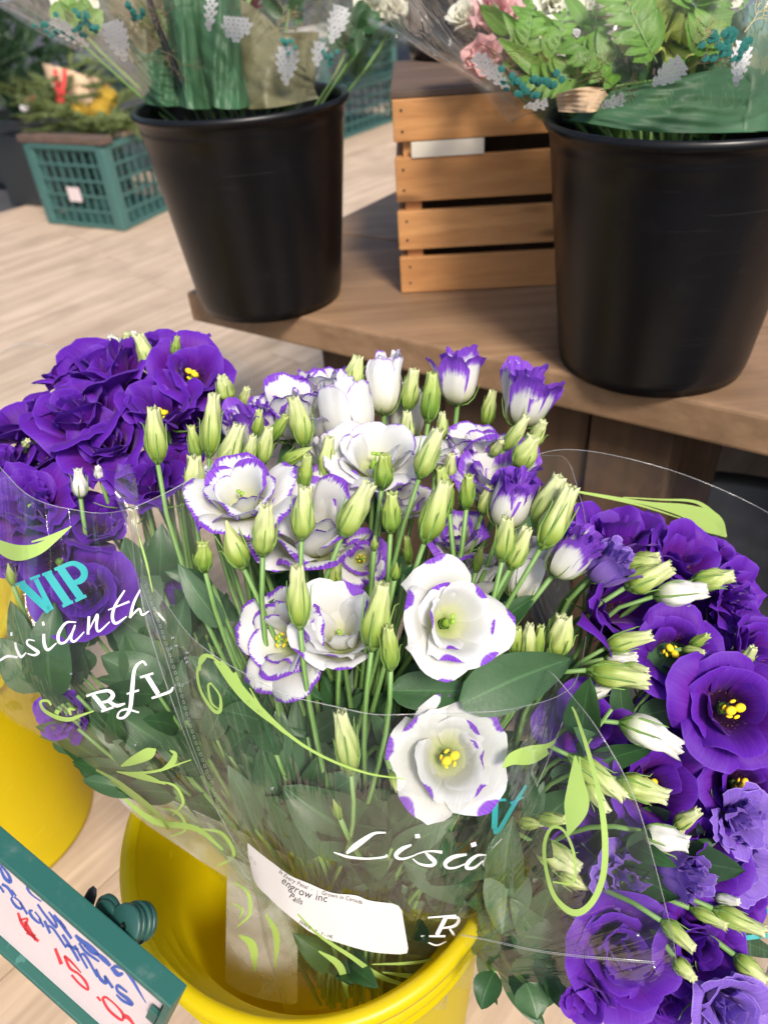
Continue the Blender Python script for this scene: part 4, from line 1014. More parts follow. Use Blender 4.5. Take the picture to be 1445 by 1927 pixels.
pr([([(805, 1727), (858, 1723)], [3, 4]), ([(838, 1728), (822, 1760)], [8, 8]), ([(792, 1762), (838, 1762)], [3, 4]), ([(838, 1727), (862, 1728), (856, 1742), (832, 1747)], [4, 6, 6, 3]), ([(846, 1748), (856, 1762)], [4, 5]), ([(806, 1774), (822, 1779), (840, 1772)], [3, 3, 2])], 'printed_lettering', 'pwhite')
pr([([(560, 1720), (600, 1760), (660, 1800), (720, 1840), (800, 1862)], [3, 5, 8, 10, 2]), ([(720, 1830), (790, 1838), (850, 1828), (900, 1808)], [3, 12, 10, 2]), ([(600, 1790), (640, 1820), (655, 1880)], [3, 14, 4]), ([(700, 1815), (780, 1812), (830, 1800)], [2, 6, 1])], 'printed_flourish', 'lime')
# perforated seam down the side of the sleeve
seam = catmull([(260, 1097), (285, 1166), (318, 1268), (347, 1370), (378, 1455), (408, 1535), (440, 1590), (470, 1628)], 10)
printed(T_main, [(seam[::3]+[4, 0], 1.6)], 'perforated_seam', 'seam', root_main, .0009, n=3)
Ls = np.concatenate([[0], np.cumsum(np.linalg.norm(np.diff(seam, axis=0), axis=1))]); mb = MB()
for s_ in np.arange(6, Ls[-1], 11.5):
    x, y = np.interp(s_, Ls, seam[:, 0])+13, np.interp(s_, Ls, seam[:, 1]); V2, F2 = ribbon2d([(x+2.2*math.cos(q)+1.2*math.sin(q)*.2, y+3.4*math.sin(q)+1.0*math.cos(q)) for q in np.linspace(0, 6.283, 8)], 1.0, 2); V3, F3 = project(T_main, V2, F2, .0009)
    if V3 is not None and F3: mb.add(V3, F3)
if mb.V: o = mb.build('perforation_holes', M['seam'], root_main); o['kind'] = 'stuff'
# white sticker with text
topc = catmull([(466, 1586), (490, 1606), (515, 1625), (545, 1647), (580, 1662), (624, 1680), (669, 1685), (697, 1695), (754, 1702)], 4); botc = catmull([(467, 1610), (480, 1660), (505, 1688), (527, 1709), (560, 1736), (590, 1757), (639, 1775), (702, 1792), (770, 1797)], 4)
V2 = []; nr = 9
for j in range(nr):
    for i in range(len(topc)):
        q = topc[i]*(1-j/(nr-1))+botc[i]*j/(nr-1)
        if i == len(topc)-1 and j in (0, nr-1): q = q+[-4, 3 if j == 0 else -3]
        V2.append(q)
V3, F3 = project(T_main, V2, grid_faces(len(topc), nr), .0006)
o = part('paper_sticker', V3, F3, M['paper'], root_main)
for txt, ln, sz in (('In Every Petal  -  -  Grown in Canada', [(524, 1642), (542, 1656), (574, 1672), (602, 1682), (622, 1688), (662, 1696), (682, 1702), (732, 1710)], 10.4), ('engrow inc', [(528, 1660), (550, 1677), (580, 1690), (609, 1697), (630, 1701), (665, 1708)], 20), ('Pails', [(543, 1688), (560, 1700), (600, 1711)], 16), ('504610 - 7 - 7 - HE', [(562, 1736), (594, 1756), (620, 1765), (652, 1773)], 8.5)):
    V2, F2 = glyphs(txt, along(ln), sz); V3, F3 = project(T_main, V2, F2, .0010)
    if V3 is not None and F3: part('printed_lettering', V3, F3, M['ink'], root_main, smooth=False)

# ================================================================== FAR SIDE BOUQUET (purple, leaning away at the near left)
g_left = (P(620, 1800, .66), camdir(-.45, .85, .1))
def lb_(*a, **k): return bloom(*a[:7], g_left, a[7], G2, **k)
lb_(200, 692, .600, 165, 'rose', 'purple', (-.25, .72, .6), 'purple rose shaped bloom below the two white bud tips', roll=.3, centre=None)
lb_(150, 780, .575, 190, 'rose', 'purple', (-.2, .55, .8), 'large purple bloom with folded magenta heart, centre of the top cluster', roll=1.3, centre=None)
lb_(298, 760, .570, 140, 'cup', 'purple', (-.05, .7, .75), 'purple cup bloom showing two yellow anthers above the upright outer bud', roll=.9, centre='bigyellow')
lb_(362, 705, .595, 145, 'open', 'purple', (.35, .45, .8), 'purple bloom with curled petals and bright yellow anthers at the outer edge', roll=2.0, centre='bigyellow')
lb_(318, 650, .620, 115, 'cup', 'purple', (.05, .9, .4), 'purple bloom at the very top of the far bouquet', roll=.1, centre=None)
lb_(38, 795, .590, 150, 'open', 'purple', (-.3, .75, .5), 'violet purple bloom cut by the photo edge, second from the top', roll=1.7, centre=None)
lb_(58, 950, .545, 170, 'ruffled', 'purple', (.05, .45, .9), 'ruffled purple bloom with a small yellow centre under the film', roll=.6, centre='yellow')
lb_(205, 838, .565, 150, 'rose', 'purple', (.0, .5, .85), 'purple bloom with long folded petals beneath the top cluster', roll=.2, centre=None)
lb_(268, 905, .560, 150, 'rose', 'purple', (.05, .75, .6), 'dull purple bloom right under the film beside the outer upright bud', roll=1., centre=None)
lb_(180, 985, .560, 120, 'cup', 'purple', (.2, .5, .8), 'faded mauve purple bloom behind film between ruffled bloom and stem', roll=2.4, centre=None)
lb_(165, 1120, .545, 165, 'rose', 'purple', (.1, .25, .95), 'dark purple bloom directly behind the teal lettering', roll=.4, centre=None)
lb_(95, 1050, .555, 130, 'open', 'purple', (-.2, .3, .9), 'purple bloom behind the pale green printed leaf', roll=.7, centre=None)
lb_(118, 1345, .555, 95, 'cup', 'purple', (-.3, -.1, .9), 'small purple bloom low in the sleeve near the lime scroll', roll=.7, centre=None)
lb_(335, 868, .590, 90, 'cup', 'purple', (.1, .7, .6), 'purple bloom glimpsed behind the slim outer stem', roll=.9, centre=None)
lb_(15, 872, .570, 110, 'rose', 'purple', (-.2, .6, .7), 'purple bloom between the two blooms at the photo edge', roll=.3, centre=None)
lb_(300, 1140, .600, 110, 'rose', 'purple', (.2, .4, .8), 'deep purple bloom low behind the folded film strip', roll=.3, centre=None)
lb_(388, 800, .600, 80, 'cup', 'purple', (.4, .5, .6), 'purple bloom peeping between pale buds of both bouquets', roll=.3, centre=None)
lb_(120, 700, .620, 100, 'open', 'purple', (-.5, .6, .4), 'purple petals of the bloom furthest back at the outer shoulder', roll=.3, centre=None)
lb_(30, 1035, .570, 110, 'open', 'purple', (-.3, .3, .9), 'purple bloom at the photo edge under the printed leaf', roll=.3, centre=None)
NL = [(200, 692, 'the rose shaped purple bloom'), (150, 780, 'the large folded purple bloom'), (298, 760, 'the purple cup bloom'), (58, 950, 'the ruffled purple bloom'), (165, 1120, 'the bloom behind teal letters')]
for t_, b_, w, d, m, s in [((268, 628), (287, 702), 40, .600, 'bud', 'open'), ((334, 633), (328, 672), 22, .60, 'bud_y', 'open'), ((208, 630), (226, 655), 26, .63, 'bud_w', 'open'),
                           ((240, 627), (240, 655), 24, .635, 'bud', 'open'), ((252, 624), (248, 652), 24, .64, 'bud_w', 'open'), ((150, 883), (152, 935), 32, .545, 'bud_w', 'open'), ((52, 830), (48, 838), 20, .57, 'bud', 'open'),
                           ((15, 1060), (25, 1100), 22, .54, 'bud_y', 'shut'), ((185, 880), (190, 900), 26, .55, 'bud_w', 'open')]:
    bud(t_, b_, w, d, g_left, where((t_[0]+b_[0])//2, (t_[1]+b_[1])//2, NL, {'bud': 'pale green bud', 'bud_y': 'small dark bud', 'bud_w': 'whitish bud'}[m]), 'buds of the far purple bouquet', m, s, tilt=.01)
for b, t, w, d0, d1, lb in [((100, 1310), (105, 1130), 100, .545, .53, 'broad leaf beneath the teal lettering'), ((75, 1300), (0, 1200), 80, .54, .53, 'pale leaf at the photo edge beneath the script'),
        ((310, 1290), (190, 1235), 90, .545, .54, 'pale rounded leaf above the serif letters'), ((290, 1290), (235, 1190), 110, .56, .55, 'large leaf behind the long script'),
        ((305, 1400), (170, 1300), 95, .55, .54, 'leaf directly behind the serif letters'), ((300, 1380), (345, 1240), 80, .56, .55, 'leaf near the perforated seam'),
        ((280, 1440), (200, 1380), 70, .55, .54, 'grey leaf above the lime print'), ((290, 1150), (235, 1010), 80, .57, .55, 'pale leaf rising to the folded film'), ((300, 1100), (305, 985), 70, .58, .56, 'dark leaf behind the twisted film strip'),
        ((350, 1420), (300, 1340), 60, .56, .55, 'leaf in yellow light near the seam'), ((320, 1250), (350, 1120), 60, .57, .56, 'leaf between the two bouquets'), ((60, 1260), (20, 1130), 50, .54, .54, 'slim leaf by the photo edge')]:
    leafy_stem(P(*b, d0+.005), g_left, [leaf3(b, t, w, d0, d1)], lb, 'leaf sprays of the far purple bouquet', mat='leaf' if 'broad' in lb or 'dark' in lb else 'leaf_l')
# levels run from the gathered foot up and away to the flowers
LV_L = [(580, 1790, 60, 30, .640, .035), (450, 1620, 108, 35, .590, .055), (340, 1460, 188, 32, .565, .075), (240, 1290, 262, -20, .556, .095), (215, 1020, 268, -10, .560, .11), (205, 800, 275, 5, .585, .12), (215, 640, 250, 0, .620, .11)]
fill_leaves(22, LV_L, g_left, 'shaded green leaf spray among the stems of the far purple bouquet', 'shaded leaf sprays of the far purple bouquet', 22, (.40, .64), mats=('leaf', 'leaf_l'))
broad(16, 110, 340, 1200, 1430, .57, .60, g_left, 'grey green leaf under film below the far purple blooms', 'broad leaves below the far purple blooms', 74, L=(60, 110), w=(50, 85))
rim_l = rimfn([(0, .90), (30, .80), (60, .74), (90, .70), (120, .72), (150, .80), (180, .9), (225, 1), (270, .97), (315, 1)])
root_l = thing('flower_sleeve', 'clear printed film sleeve with teal letters around the far purple bouquet', 'flower sleeve', P(480, 1700, .58), 'printed clear flower sleeves')
V, F, U = sleeve_surface(LV_L, rim_l, 84, 40, .003, 9); part('film', V, F, M['film'], root_l, uv=U); T_l = bvh(V, F); rim_edge(V, 84, 40, 'film_rim', root_l)
prl = lambda strokes, name, mat, **k: printed(T_l, strokes, name, mat, root_l, **k)
# VIP
prl([([(29, 1101), (48, 1094)], 5), ([(40, 1099), (94, 1150)], [15, 14]), ([(97, 1148), (68, 1090)], [11, 9]), ([(57, 1090), (76, 1083)], 5)], 'printed_letter', 'teal')
prl([([(80, 1082), (98, 1075)], 5), ([(89, 1078), (128, 1135)], [15, 15]), ([(118, 1141), (138, 1132)], 6)], 'printed_letter', 'teal')
prl([([(103, 1072), (124, 1063)], 6), ([(113, 1068), (152, 1124)], [15, 15]), ([(142, 1131), (163, 1121)], 6), ([(118, 1066), (139, 1060), (156, 1070), (159, 1083), (151, 1093), (135, 1097)], [8, 9, 13, 13, 12, 7])], 'printed_letter', 'teal')
def lin(pts, w): return (pts, w)
prl([([(-12, 1248), (0, 1243), (15, 1235), (34, 1237)], [3, 4, 5, 4]), ([(29, 1209), (32, 1222), (40, 1236), (50, 1228)], [4, 5, 5, 2]), ([(20, 1193), (24, 1193)], 7),
     ([(66, 1206), (54, 1204), (52, 1212), (67, 1223), (73, 1228), (65, 1233), (52, 1230)], [2, 3, 4, 6, 5, 4, 2]), ([(83, 1193), (84, 1212), (91, 1223), (107, 1210)], [5, 6, 5, 2]), ([(80, 1174), (84, 1173)], 7),
     ([(144, 1171), (125, 1172), (111, 1192), (112, 1209), (125, 1207), (141, 1182)], [2, 4, 6, 5, 4, 3]), ([(142, 1176), (134, 1200), (141, 1207), (159, 1189)], [3, 5, 4, 2]), ([(168, 1160), (166, 1194)], [5, 5]), ([(166, 1190), (177, 1168), (184, 1157), (182, 1178), (187, 1188), (207, 1170)], [2, 3, 5, 5, 4, 2]),
     ([(235, 1111), (217, 1140), (212, 1162), (219, 1173), (239, 1160)], [3, 5, 6, 5, 2]), ([(204, 1148), (244, 1132)], [2, 4]), ([(264, 1110), (252, 1135), (245, 1163)], [3, 5, 5]), ([(245, 1162), (262, 1146), (268, 1157), (281, 1150)], [2, 4, 4, 2])], 'printed_lettering', 'pwhite')
prl([([(163, 1310), (180, 1304)], 4), ([(176, 1308), (198, 1335)], 8), ([(191, 1339), (214, 1331)], 4), ([(179, 1304), (204, 1300), (213, 1309), (204, 1319), (192, 1322)], [4, 6, 8, 6, 4]), ([(204, 1319), (219, 1328), (236, 1324)], [6, 7, 3]),
     ([(276, 1252), (268, 1245), (254, 1259), (249, 1299), (245, 1334), (234, 1350), (222, 1350), (226, 1339), (240, 1335), (262, 1341)], [4, 4, 6, 8, 7, 5, 4, 3, 4, 3]), ([(239, 1306), (262, 1299)], [3, 4]),
     ([(264, 1275), (289, 1267)], 4), ([(276, 1271), (298, 1306)], 9), ([(286, 1314), (306, 1307), (321, 1301), (326, 1293)], [4, 5, 5, 3])], 'printed_lettering', 'pwhite')
prl([([(97, 1327), (90, 1319), (77, 1321), (83, 1336), (105, 1349), (130, 1354), (154, 1346), (177, 1338)], [4, 5, 5, 6, 8, 8, 5, 2]), ([(104, 1338), (112, 1342)], [7, 9]), ([(142, 1336), (131, 1335), (134, 1346)], [2, 6, 4])], 'printed_swirl', 'lime')
prl([([(-8, 1024), (30, 1040), (70, 1034), (105, 1012), (135, 990)], [20, 30, 22, 12, 2]), ([(60, 1020), (100, 1008), (132, 992)], [3, 6, 2])], 'printed_leaf', 'lime')
prl([([(228, 1442), (250, 1432), (280, 1418), (294, 1410)], [3, 16, 22, 3]), ([(300, 1452), (322, 1438), (330, 1420), (320, 1412)], [2, 12, 8, 2]), ([(225, 1454), (290, 1452), (360, 1430)], [2, 5, 2]), ([(220, 1452), (270, 1462), (312, 1476)], [2, 12, 2]), ([(160, 1440), (230, 1480), (300, 1540), (330, 1590)], [8, 12, 14, 4]), ([(300, 1470), (330, 1480), (345, 1510), (325, 1535)], [2, 5, 5, 2])], 'printed_flourish', 'lime')

# ================================================================== NEAR SIDE BOUQUET (purple, leaning out to the right)
g_right = (P(815, 1765, .62)*[1, 1, 0]+[0, 0, .31], camdir(.8, .45, .1))
def rb(*a, **k): return bloom(*a[:7], g_right, a[7], G3, **k)
rb(1160, 1000, .560, 138, 'cup', 'purple', (.0, .85, .5), 'purple bloom seen from the side under the printed leaf stem, highest here', roll=.3, centre=None)
rb(1292, 1048, .545, 132, 'cup', 'purple', (.25, .55, .75), 'dark velvety cup bloom below the tip of the printed leaf', roll=1.1, centre=None)
rb(1170, 1140, .530, 175, 'cup', 'purple', (.45, .25, .85), 'dark throated purple bloom right beside the cream rosette bloom', roll=.8, centre=None)
rb(1262, 1225, .505, 165, 'open', 'purple', (-.1, .45, .9), 'purple bloom with twin yellow anthers and dusted petals, upper one', roll=.5, centre='bigyellow')
rb(1378, 1335, .480, 212, 'open', 'purple', (-.05, .2, 1), 'largest fully open purple bloom with pollen dusted dark heart', roll=.25, centre='bigyellow')
rb(1100, 1360, .510, 150, 'open', 'purple', (.1, .3, .9), 'purple bloom with two yellow anthers seen through both films', roll=1.4, centre='bigyellow')
rb(1232, 1478, .500, 165, 'cup', 'purple', (.15, .35, .9), 'purple cup bloom with hidden yellow anthers beneath white twisted bud', roll=.2, centre='bigyellow')
rb(1395, 1478, .500, 150, 'open', 'purple', (.0, .25, .95), 'purple bloom with yellow anthers directly below the largest bloom', roll=.9, centre='bigyellow')
rb(1330, 1618, .480, 140, 'cup', 'purple', (.05, .25, .95), 'narrow dark purple bloom with one yellow anther between lilac blooms', roll=1.9, centre='bigyellow')
rb(1180, 1652, .487, 170, 'ruffled', 'lilac', (.2, .2, .95), 'large pale lilac ruffled bloom behind the film edge', roll=.6, centre=None)
rb(1288, 1648, .470, 88, 'rosette', 'lilac', (.5, .1, .85), 'small tight lilac rosette bloom next to the narrow dark bloom', roll=.6, centre=None)
rb(1395, 1545, .485, 130, 'ruffled', 'lilac', (.3, .1, .95), 'blue lilac ruffled bloom at the photo edge', roll=1.6, centre=None)
rb(1405, 1640, .490, 110, 'cup', 'lilac', (.4, -.1, .9), 'blue lilac bloom drooping under its ruffled twin', roll=.6, centre=None)
rb(1312, 1778, .460, 165, 'rose', 'purple', (.1, .15, 1), 'round folded purple bloom just outside the serrated film edge', roll=.1, centre=None)
rb(1165, 1790, .462, 200, 'rose', 'purple', (.0, .3, .95), 'large purple bloom veiled by film at the serrated edge', roll=.9, centre=None)
rb(1378, 1125, .545, 135, 'ruffled', 'purple', (.5, .1, .8), 'ruffled purple bloom beside pale green bud at the dark gap', roll=.9, centre=None)
rb(1290, 1160, .560, 150, 'open', 'purple', (.1, .3, .9), 'shadowed purple bloom with one yellow anther under the white bud', roll=.3, centre='yellow')
rb(1150, 1062, .510, 82, 'rosette', 'lilac', (.5, .5, .6), 'small lilac rosette touching the film of the white bouquet', roll=.3, centre=None)
rb(1372, 1900, .440, 150, 'rose', 'lilac', (.2, .1, .95), 'pale lilac bloom at the bottom corner', roll=.3, centre=None)
rb(1425, 1215, .520, 100, 'cup', 'purple', (.4, .3, .8), 'purple bloom cut by the photo edge above the largest bloom', roll=.3, centre=None)
rb(1330, 1215, .530, 90, 'ruffled', 'purple', (.1, .4, .9), 'small purple bloom between two buds above the largest bloom', roll=.3, centre=None)
rb(1215, 1115, .575, 110, 'open', 'purple', (.1, .4, .9), 'shadowed purple bloom behind the dark throated one', roll=.3, centre=None)
rb(1240, 1345, .540, 130, 'rose', 'purple', (.1, .2, .9), 'shadowed purple bloom behind the white twisted bud', roll=.3, centre=None)
rb(1320, 1430, .540, 120, 'rose', 'purple', (.1, .2, .9), 'shadowed purple bloom tucked beneath the largest bloom', roll=.3, centre=None)
rb(1060, 1590, .515, 110, 'rose', 'purple', (.1, .2, .9), 'deep purple bloom behind the lime loop', roll=.3, centre=None)
rb(1130, 1490, .535, 130, 'rose', 'purple', (.1, .2, .9), 'shadowed purple bloom behind the pale printed leaf', roll=.3, centre=None)
rb(1100, 1735, .50, 90, 'rose', 'purple', (-.2, .2, .9), 'purple bloom low behind the loop of the print', roll=.3, centre=None)
rb(1100, 1880, .45, 90, 'cup', 'purple', (-.3, -.2, .9), 'small purple bloom below the serrated film edge', roll=.3, centre=None)
rb(1250, 1880, .465, 150, 'rose', 'purple', (.1, -.1, .9), 'veiled mauve bloom at the bottom near the lime scroll', roll=.3, centre=None)
rb(1300, 1300, .555, 120, 'rose', 'purple', (.1, .2, .9), 'shadowed purple bloom behind the twin anther bloom', roll=.8, centre=None)
rb(1430, 1420, .53, 120, 'rose', 'purple', (.1, .2, .9), 'shadowed purple bloom at the photo edge below the largest', roll=.8, centre=None)
rb(1060, 1490, .54, 110, 'rose', 'purple', (-.1, .2, .9), 'shadowed purple bloom behind the teal letter side', roll=.8, centre=None)
rb(1250, 1720, .52, 130, 'rose', 'purple', (.1, .2, .9), 'shadowed purple bloom behind the small lilac rosette', roll=.8, centre=None)
NR = [(1155, 985, 'the highest purple bloom'), (1290, 1035, 'the velvety cup bloom'), (1170, 1140, 'the dark throated bloom'), (1262, 1225, 'the twin anther bloom'), (1378, 1335, 'the largest purple bloom'),
      (1232, 1478, 'the lower purple cup bloom'), (1330, 1618, 'the narrow dark bloom'), (1180, 1652, 'the large lilac bloom'), (1312, 1778, 'the round folded bloom'), (1165, 1790, 'the veiled purple bloom')]
for t_, b_, w, d, m, s in [((1242, 1055), (1172, 1064), 38, .525, 'bud', 'open'), ((1264, 1070), (1180, 1104), 50, .515, 'bud', 'open'), ((1330, 1112), (1235, 1122), 58, .515, 'bud_w', 'open'),
        ((1380, 1088), (1302, 1095), 44, .52, 'bud', 'open'), ((1222, 1190), (1142, 1218), 46, .505, 'bud', 'open'), ((1220, 1280), (1110, 1262), 60, .485, 'bud', 'open'), ((1220, 1262), (1172, 1254), 24, .49, 'bud', 'open'),
        ((1198, 1240), (1140, 1240), 34, .51, 'bud_w', 'open'), ((1284, 1395), (1172, 1362), 76, .475, 'bud_w', 'open'), ((1420, 1217), (1388, 1258), 34, .50, 'bud', 'open'), ((1254, 1505), (1165, 1468), 52, .475, 'bud', 'open'),
        ((1176, 1497), (1075, 1425), 46, .48, 'bud', 'open'), ((1294, 1590), (1212, 1566), 56, .465, 'bud_w', 'open'), ((1088, 1640), (1012, 1590), 62, .48, 'bud', 'open'), ((1108, 1675), (1050, 1640), 44, .49, 'bud', 'shut'),
        ((1309, 1782), (1246, 1735), 42, .445, 'bud', 'open'), ((1300, 1845), (1272, 1805), 38, .445, 'bud', 'open'), ((1437, 1756), (1345, 1712), 44, .455, 'bud', 'open'), ((1368, 1740), (1300, 1710), 32, .46, 'bud', 'open'),
        ((1440, 1850), (1384, 1800), 44, .45, 'bud', 'open'), ((1136, 1532), (1105, 1470), 34, .475, 'bud', 'open'), ((1062, 1545), (1010, 1540), 30, .49, 'bud_y', 'open'), ((1024, 1552), (975, 1545), 32, .495, 'bud_y', 'shut'),
        ((1314, 1526), (1270, 1555), 32, .48, 'bud', 'open'), ((1330, 1195), (1300, 1215), 26, .50, 'bud_y', 'open'), ((1325, 1225), (1285, 1222), 22, .50, 'bud', 'open'), ((1284, 1555), (1262, 1590), 30, .49, 'bud', 'open'),
        ((1240, 1045), (1190, 1052), 30, .54, 'bud', 'open'), ((1390, 1700), (1345, 1690), 26, .465, 'bud_w', 'open'), ((1148, 1290), (1105, 1310), 30, .50, 'bud_w', 'open')]:
    bud(t_, b_, w, d, g_right, where((t_[0]+b_[0])//2, (t_[1]+b_[1])//2, NR, {'bud': 'pale green bud', 'bud_y': 'small dark bud', 'bud_w': 'twisted whitish bud'}[m]), 'buds of the near side purple bouquet', m, s, tilt=.012)
for b, t, w, d0, d1, lb in [((960, 1620), (945, 1760), 100, .50, .49, 'broad pale leaf beside the sleeve of the white bouquet'), ((985, 1700), (880, 1700), 70, .51, .50, 'leaf beneath the teal letter side'),
        ((1000, 1720), (1080, 1640), 80, .51, .50, 'leaf under the lime loop'), ((1010, 1760), (960, 1690), 60, .50, .49, 'dark leaf just above the serrated edge'), ((970, 1480), (1010, 1400), 50, .51, .50, 'leaf beside the printed leaf tip'),
        ((1010, 1800), (1100, 1740), 90, .50, .49, 'shaded leaf behind the print loop'), ((930, 1830), (905, 1900), 60, .49, .48, 'leaf below the serrated edge beside the pail'), ((990, 1850), (1010, 1920), 80, .48, .47, 'broad leaf at the bottom beside the pail'),
        ((1040, 1820), (1060, 1900), 60, .48, .47, 'dark leaf at the bottom under the serrated edge'), ((1000, 1450), (960, 1530), 60, .52, .51, 'rounded leaf behind the teal letter'), ((1080, 1240), (1000, 1290), 60, .54, .53, 'dark leaf between both bouquets')]:
    leafy_stem(P(*b, d0+.005), g_right, [leaf3(b, t, w, d0, d1)], lb, 'leaf sprays of the near side bouquet', mat='leaf_l' if 'pale' in lb else 'leaf')
broad(16, 920, 1090, 1560, 1860, .49, .54, g_right, 'broad leaf among the stems between pail and purple blooms', 'broad leaves between pail and purple blooms', 73, ang=(-1.6, .6))
broad(18, 890, 1000, 1680, 1810, .52, .56, g_right, 'leaf hanging over the far rim of the main yellow pail', 'leaves over the main pail rim', 78, w=(50, 85), L=(60, 100))
broad(10, 1090, 1230, 1520, 1700, .52, .55, g_right, 'shaded leaf between lilac and purple blooms near the lime loop', 'shaded leaves between the purple blooms', 79, w=(40, 60), L=(50, 90))
LV_R = [(825, 1795, 35, 65, .590, .035), (925, 1750, 60, 120, .545, .06), (1040, 1660, 95, 230, .515, .085), (1140, 1560, 120, 330, .51, .10), (1230, 1450, 140, 430, .52, .115), (1320, 1360, 150, 490, .54, .12)]
fill_leaves(22, LV_R, g_right, 'shaded green leaf spray among the stems of the near side purple bouquet', 'shaded leaf sprays of the near side bouquet', 23, (.15, .9))
rim_r = rimfn([(0, .62), (30, .66), (60, .70), (90, .72), (120, .66), (150, .60), (180, .56), (230, .6), (290, .66), (340, .66)])
root_r = thing('flower_sleeve', 'clear printed film sleeve with lime loop around the near side purple bouquet', 'flower sleeve', P(880, 1800, .54), 'printed clear flower sleeves')
V, F, U = sleeve_surface(LV_R, rim_r, 84, 40, .0035, 13); part('film', V, F, M['film'], root_r, uv=U); T_r = bvh(V, F); rim_edge(V, 84, 40, 'film_rim', root_r)
def panel(top, bot, d0, d1, bow, root, name='film_back_panel', nu=40, nv=20, mat='film'):
    a, b = catmull(top, 12), catmull(bot, 12); V = []
    for j in range(nv):
        for i in range(nu):
            q0 = a[int(i/(nu-1)*(len(a)-1))]; q1 = b[int(i/(nu-1)*(len(b)-1))]; t = j/(nv-1); q = q0*(1-t)+q1*t
            V.append(P(q[0], q[1], d0*(1-t)+d1*t+bow*math.sin(math.pi*i/(nu-1))*math.sin(math.pi*(.25+.5*t))+.001*math.sin(i*.5+j*.3)))
    V = np.array(V); F = grid_faces(nu, nv); part(name, V, F, M[mat], root)
    v, f, u = tube(V[:nu], .0004, 4); part('film_rim', v, f, M['film_edge'], root)
    return bvh(V, F)
T_rb = panel([(985, 862), (1060, 846), (1160, 858), (1300, 898), (1445, 965), (1540, 1040)], [(985, 1250), (1060, 1300), (1160, 1300), (1300, 1300), (1445, 1350), (1540, 1400)], .555, .60, .03, root_r)
prr = lambda strokes, name, mat, **k: printed(T_r, strokes, name, mat, root_r, **k)
prr([([(1040, 1660), (1078, 1660), (1080, 1610), (1062, 1565), (1038, 1558), (1024, 1590), (1028, 1640), (1045, 1690), (1080, 1718), (1112, 1700), (1134, 1650), (1138, 1580), (1128, 1500), (1108, 1420), (1085, 1350), (1076, 1330)], [3, 4, 5, 5, 6, 7, 7, 9, 13, 12, 12, 12, 10, 8, 5, 3])], 'printed_swirl', 'lime')
prr([([(1082, 1422), (1084, 1470), (1084, 1520), (1068, 1574)], [3, 30, 46, 3]), ([(1090, 1424), (1094, 1470), (1100, 1500)], [2, 6, 8])], 'printed_leaf', 'lime')
prr([([(1140, 1925), (1122, 1900), (1115, 1884), (1125, 1876), (1160, 1886), (1200, 1910), (1230, 1935)], [2, 4, 5, 5, 6, 6, 4]), ([(1155, 1910), (1180, 1915), (1200, 1930)], [2, 5, 2])], 'printed_swirl', 'lime')
# the printed leaf high on the back film: the far side of the sleeve
printed(T_rb, [([(1090, 925), (1130, 932), (1220, 948), (1290, 962), (1340, 985), (1366, 1010)], [2, 4, 8, 26, 40, 4]), ([(1172, 936), (1240, 940), (1310, 945), (1350, 975)], [2, 3, 6, 12]), ([(1030, 915), (1100, 928), (1200, 950), (1280, 975)], [3, 4, 4, 2])], 'printed_leaf', 'lime', root_r)
T_rc = panel([(1340, 1560), (1400, 1500), (1500, 1450)], [(1350, 1820), (1420, 1860), (1500, 1900)], .50, .49, .01, root_r, 'film_side_panel')
printed(T_rc, [([(1445, 1700), (1415, 1700)], 6), ([(1450, 1715), (1400, 1712)], 9), ([(1450, 1760), (1395, 1766)], 9), ([(1400, 1740), (1398, 1770)], 6), ([(1450, 1680), (1420, 1672)], 9)], 'printed_lettering', 'teal', root_r)
# serrated lower edge
se = catmull([(868, 1758), (920, 1768), (1000, 1786), (1080, 1797), (1160, 1804), (1232, 1810)], 12); V3 = [hit(T_r, x, y) for x, y in se]; V3 = np.array([v for v in V3 if v is not None])
if len(V3) > 3:
    mb = MB(); v, f, u = tube(V3, .00016, 4); mb.add(v, f)
    for k in range(0, len(V3)-1):
        for q in (0, .5):
            c = V3[k]*(1-q)+V3[k+1]*q; v, f = ellipsoid(c+camdir(0, -1, .2)*.0008, (.0003, .0005, .0003), None, 5, 4); mb.add(v, f)
    mb.build('serrated_edge', M['seam'], root_r)
# water drops on the films
for T_, root_, pts in ((T_main, root_main, [(325, 1200), (332, 1215), (322, 1220), (352, 1228), (512, 1484), (330, 1290), (352, 1246)]), (T_r, root_r, [(1430, 1788), (1420, 1868), (1230, 1820), (1200, 1760)]), (T_l, root_l, [(350, 1238), (255, 1402), (134, 1268)])):
    for x, y in pts:
        c = hit(T_, x, y)
        if c is None: continue
        v, f = ellipsoid(c, (.0011, .0011, .0007), frame(CAM-c), 8, 6); part('water_drop', v, f, M['drop'], root_)
# twisted spare film strip at the outer side of the white bouquet
cs = catmull([(232, 872, .47), (236, 930, .465), (252, 1000, .462), (268, 1060, .462), (282, 1120, .462), (296, 1200, .462)], 6); V = []
for k, (x, y, d) in enumerate(cs):
    w = 10+9*math.sin(k*.30); tw = math.sin(k*.35)*.006
    V += [P(x-w, y, d-tw), P(x, y+3, d-.004), P(x+w*1.3, y, d+tw)]
part('film_strip', V, grid_faces(3, len(cs)), M['film2'], root_main)
ls = [(250, 960), (262, 1010), (276, 1060), (288, 1115)]
v, f, u = tube([P(x, y, .458) for x, y in catmull(ls, 5)], [.0003]*6+[.0009]*6+[.0006]*4, 4); part('printed_stem', v, f, M['lime'], root_main)

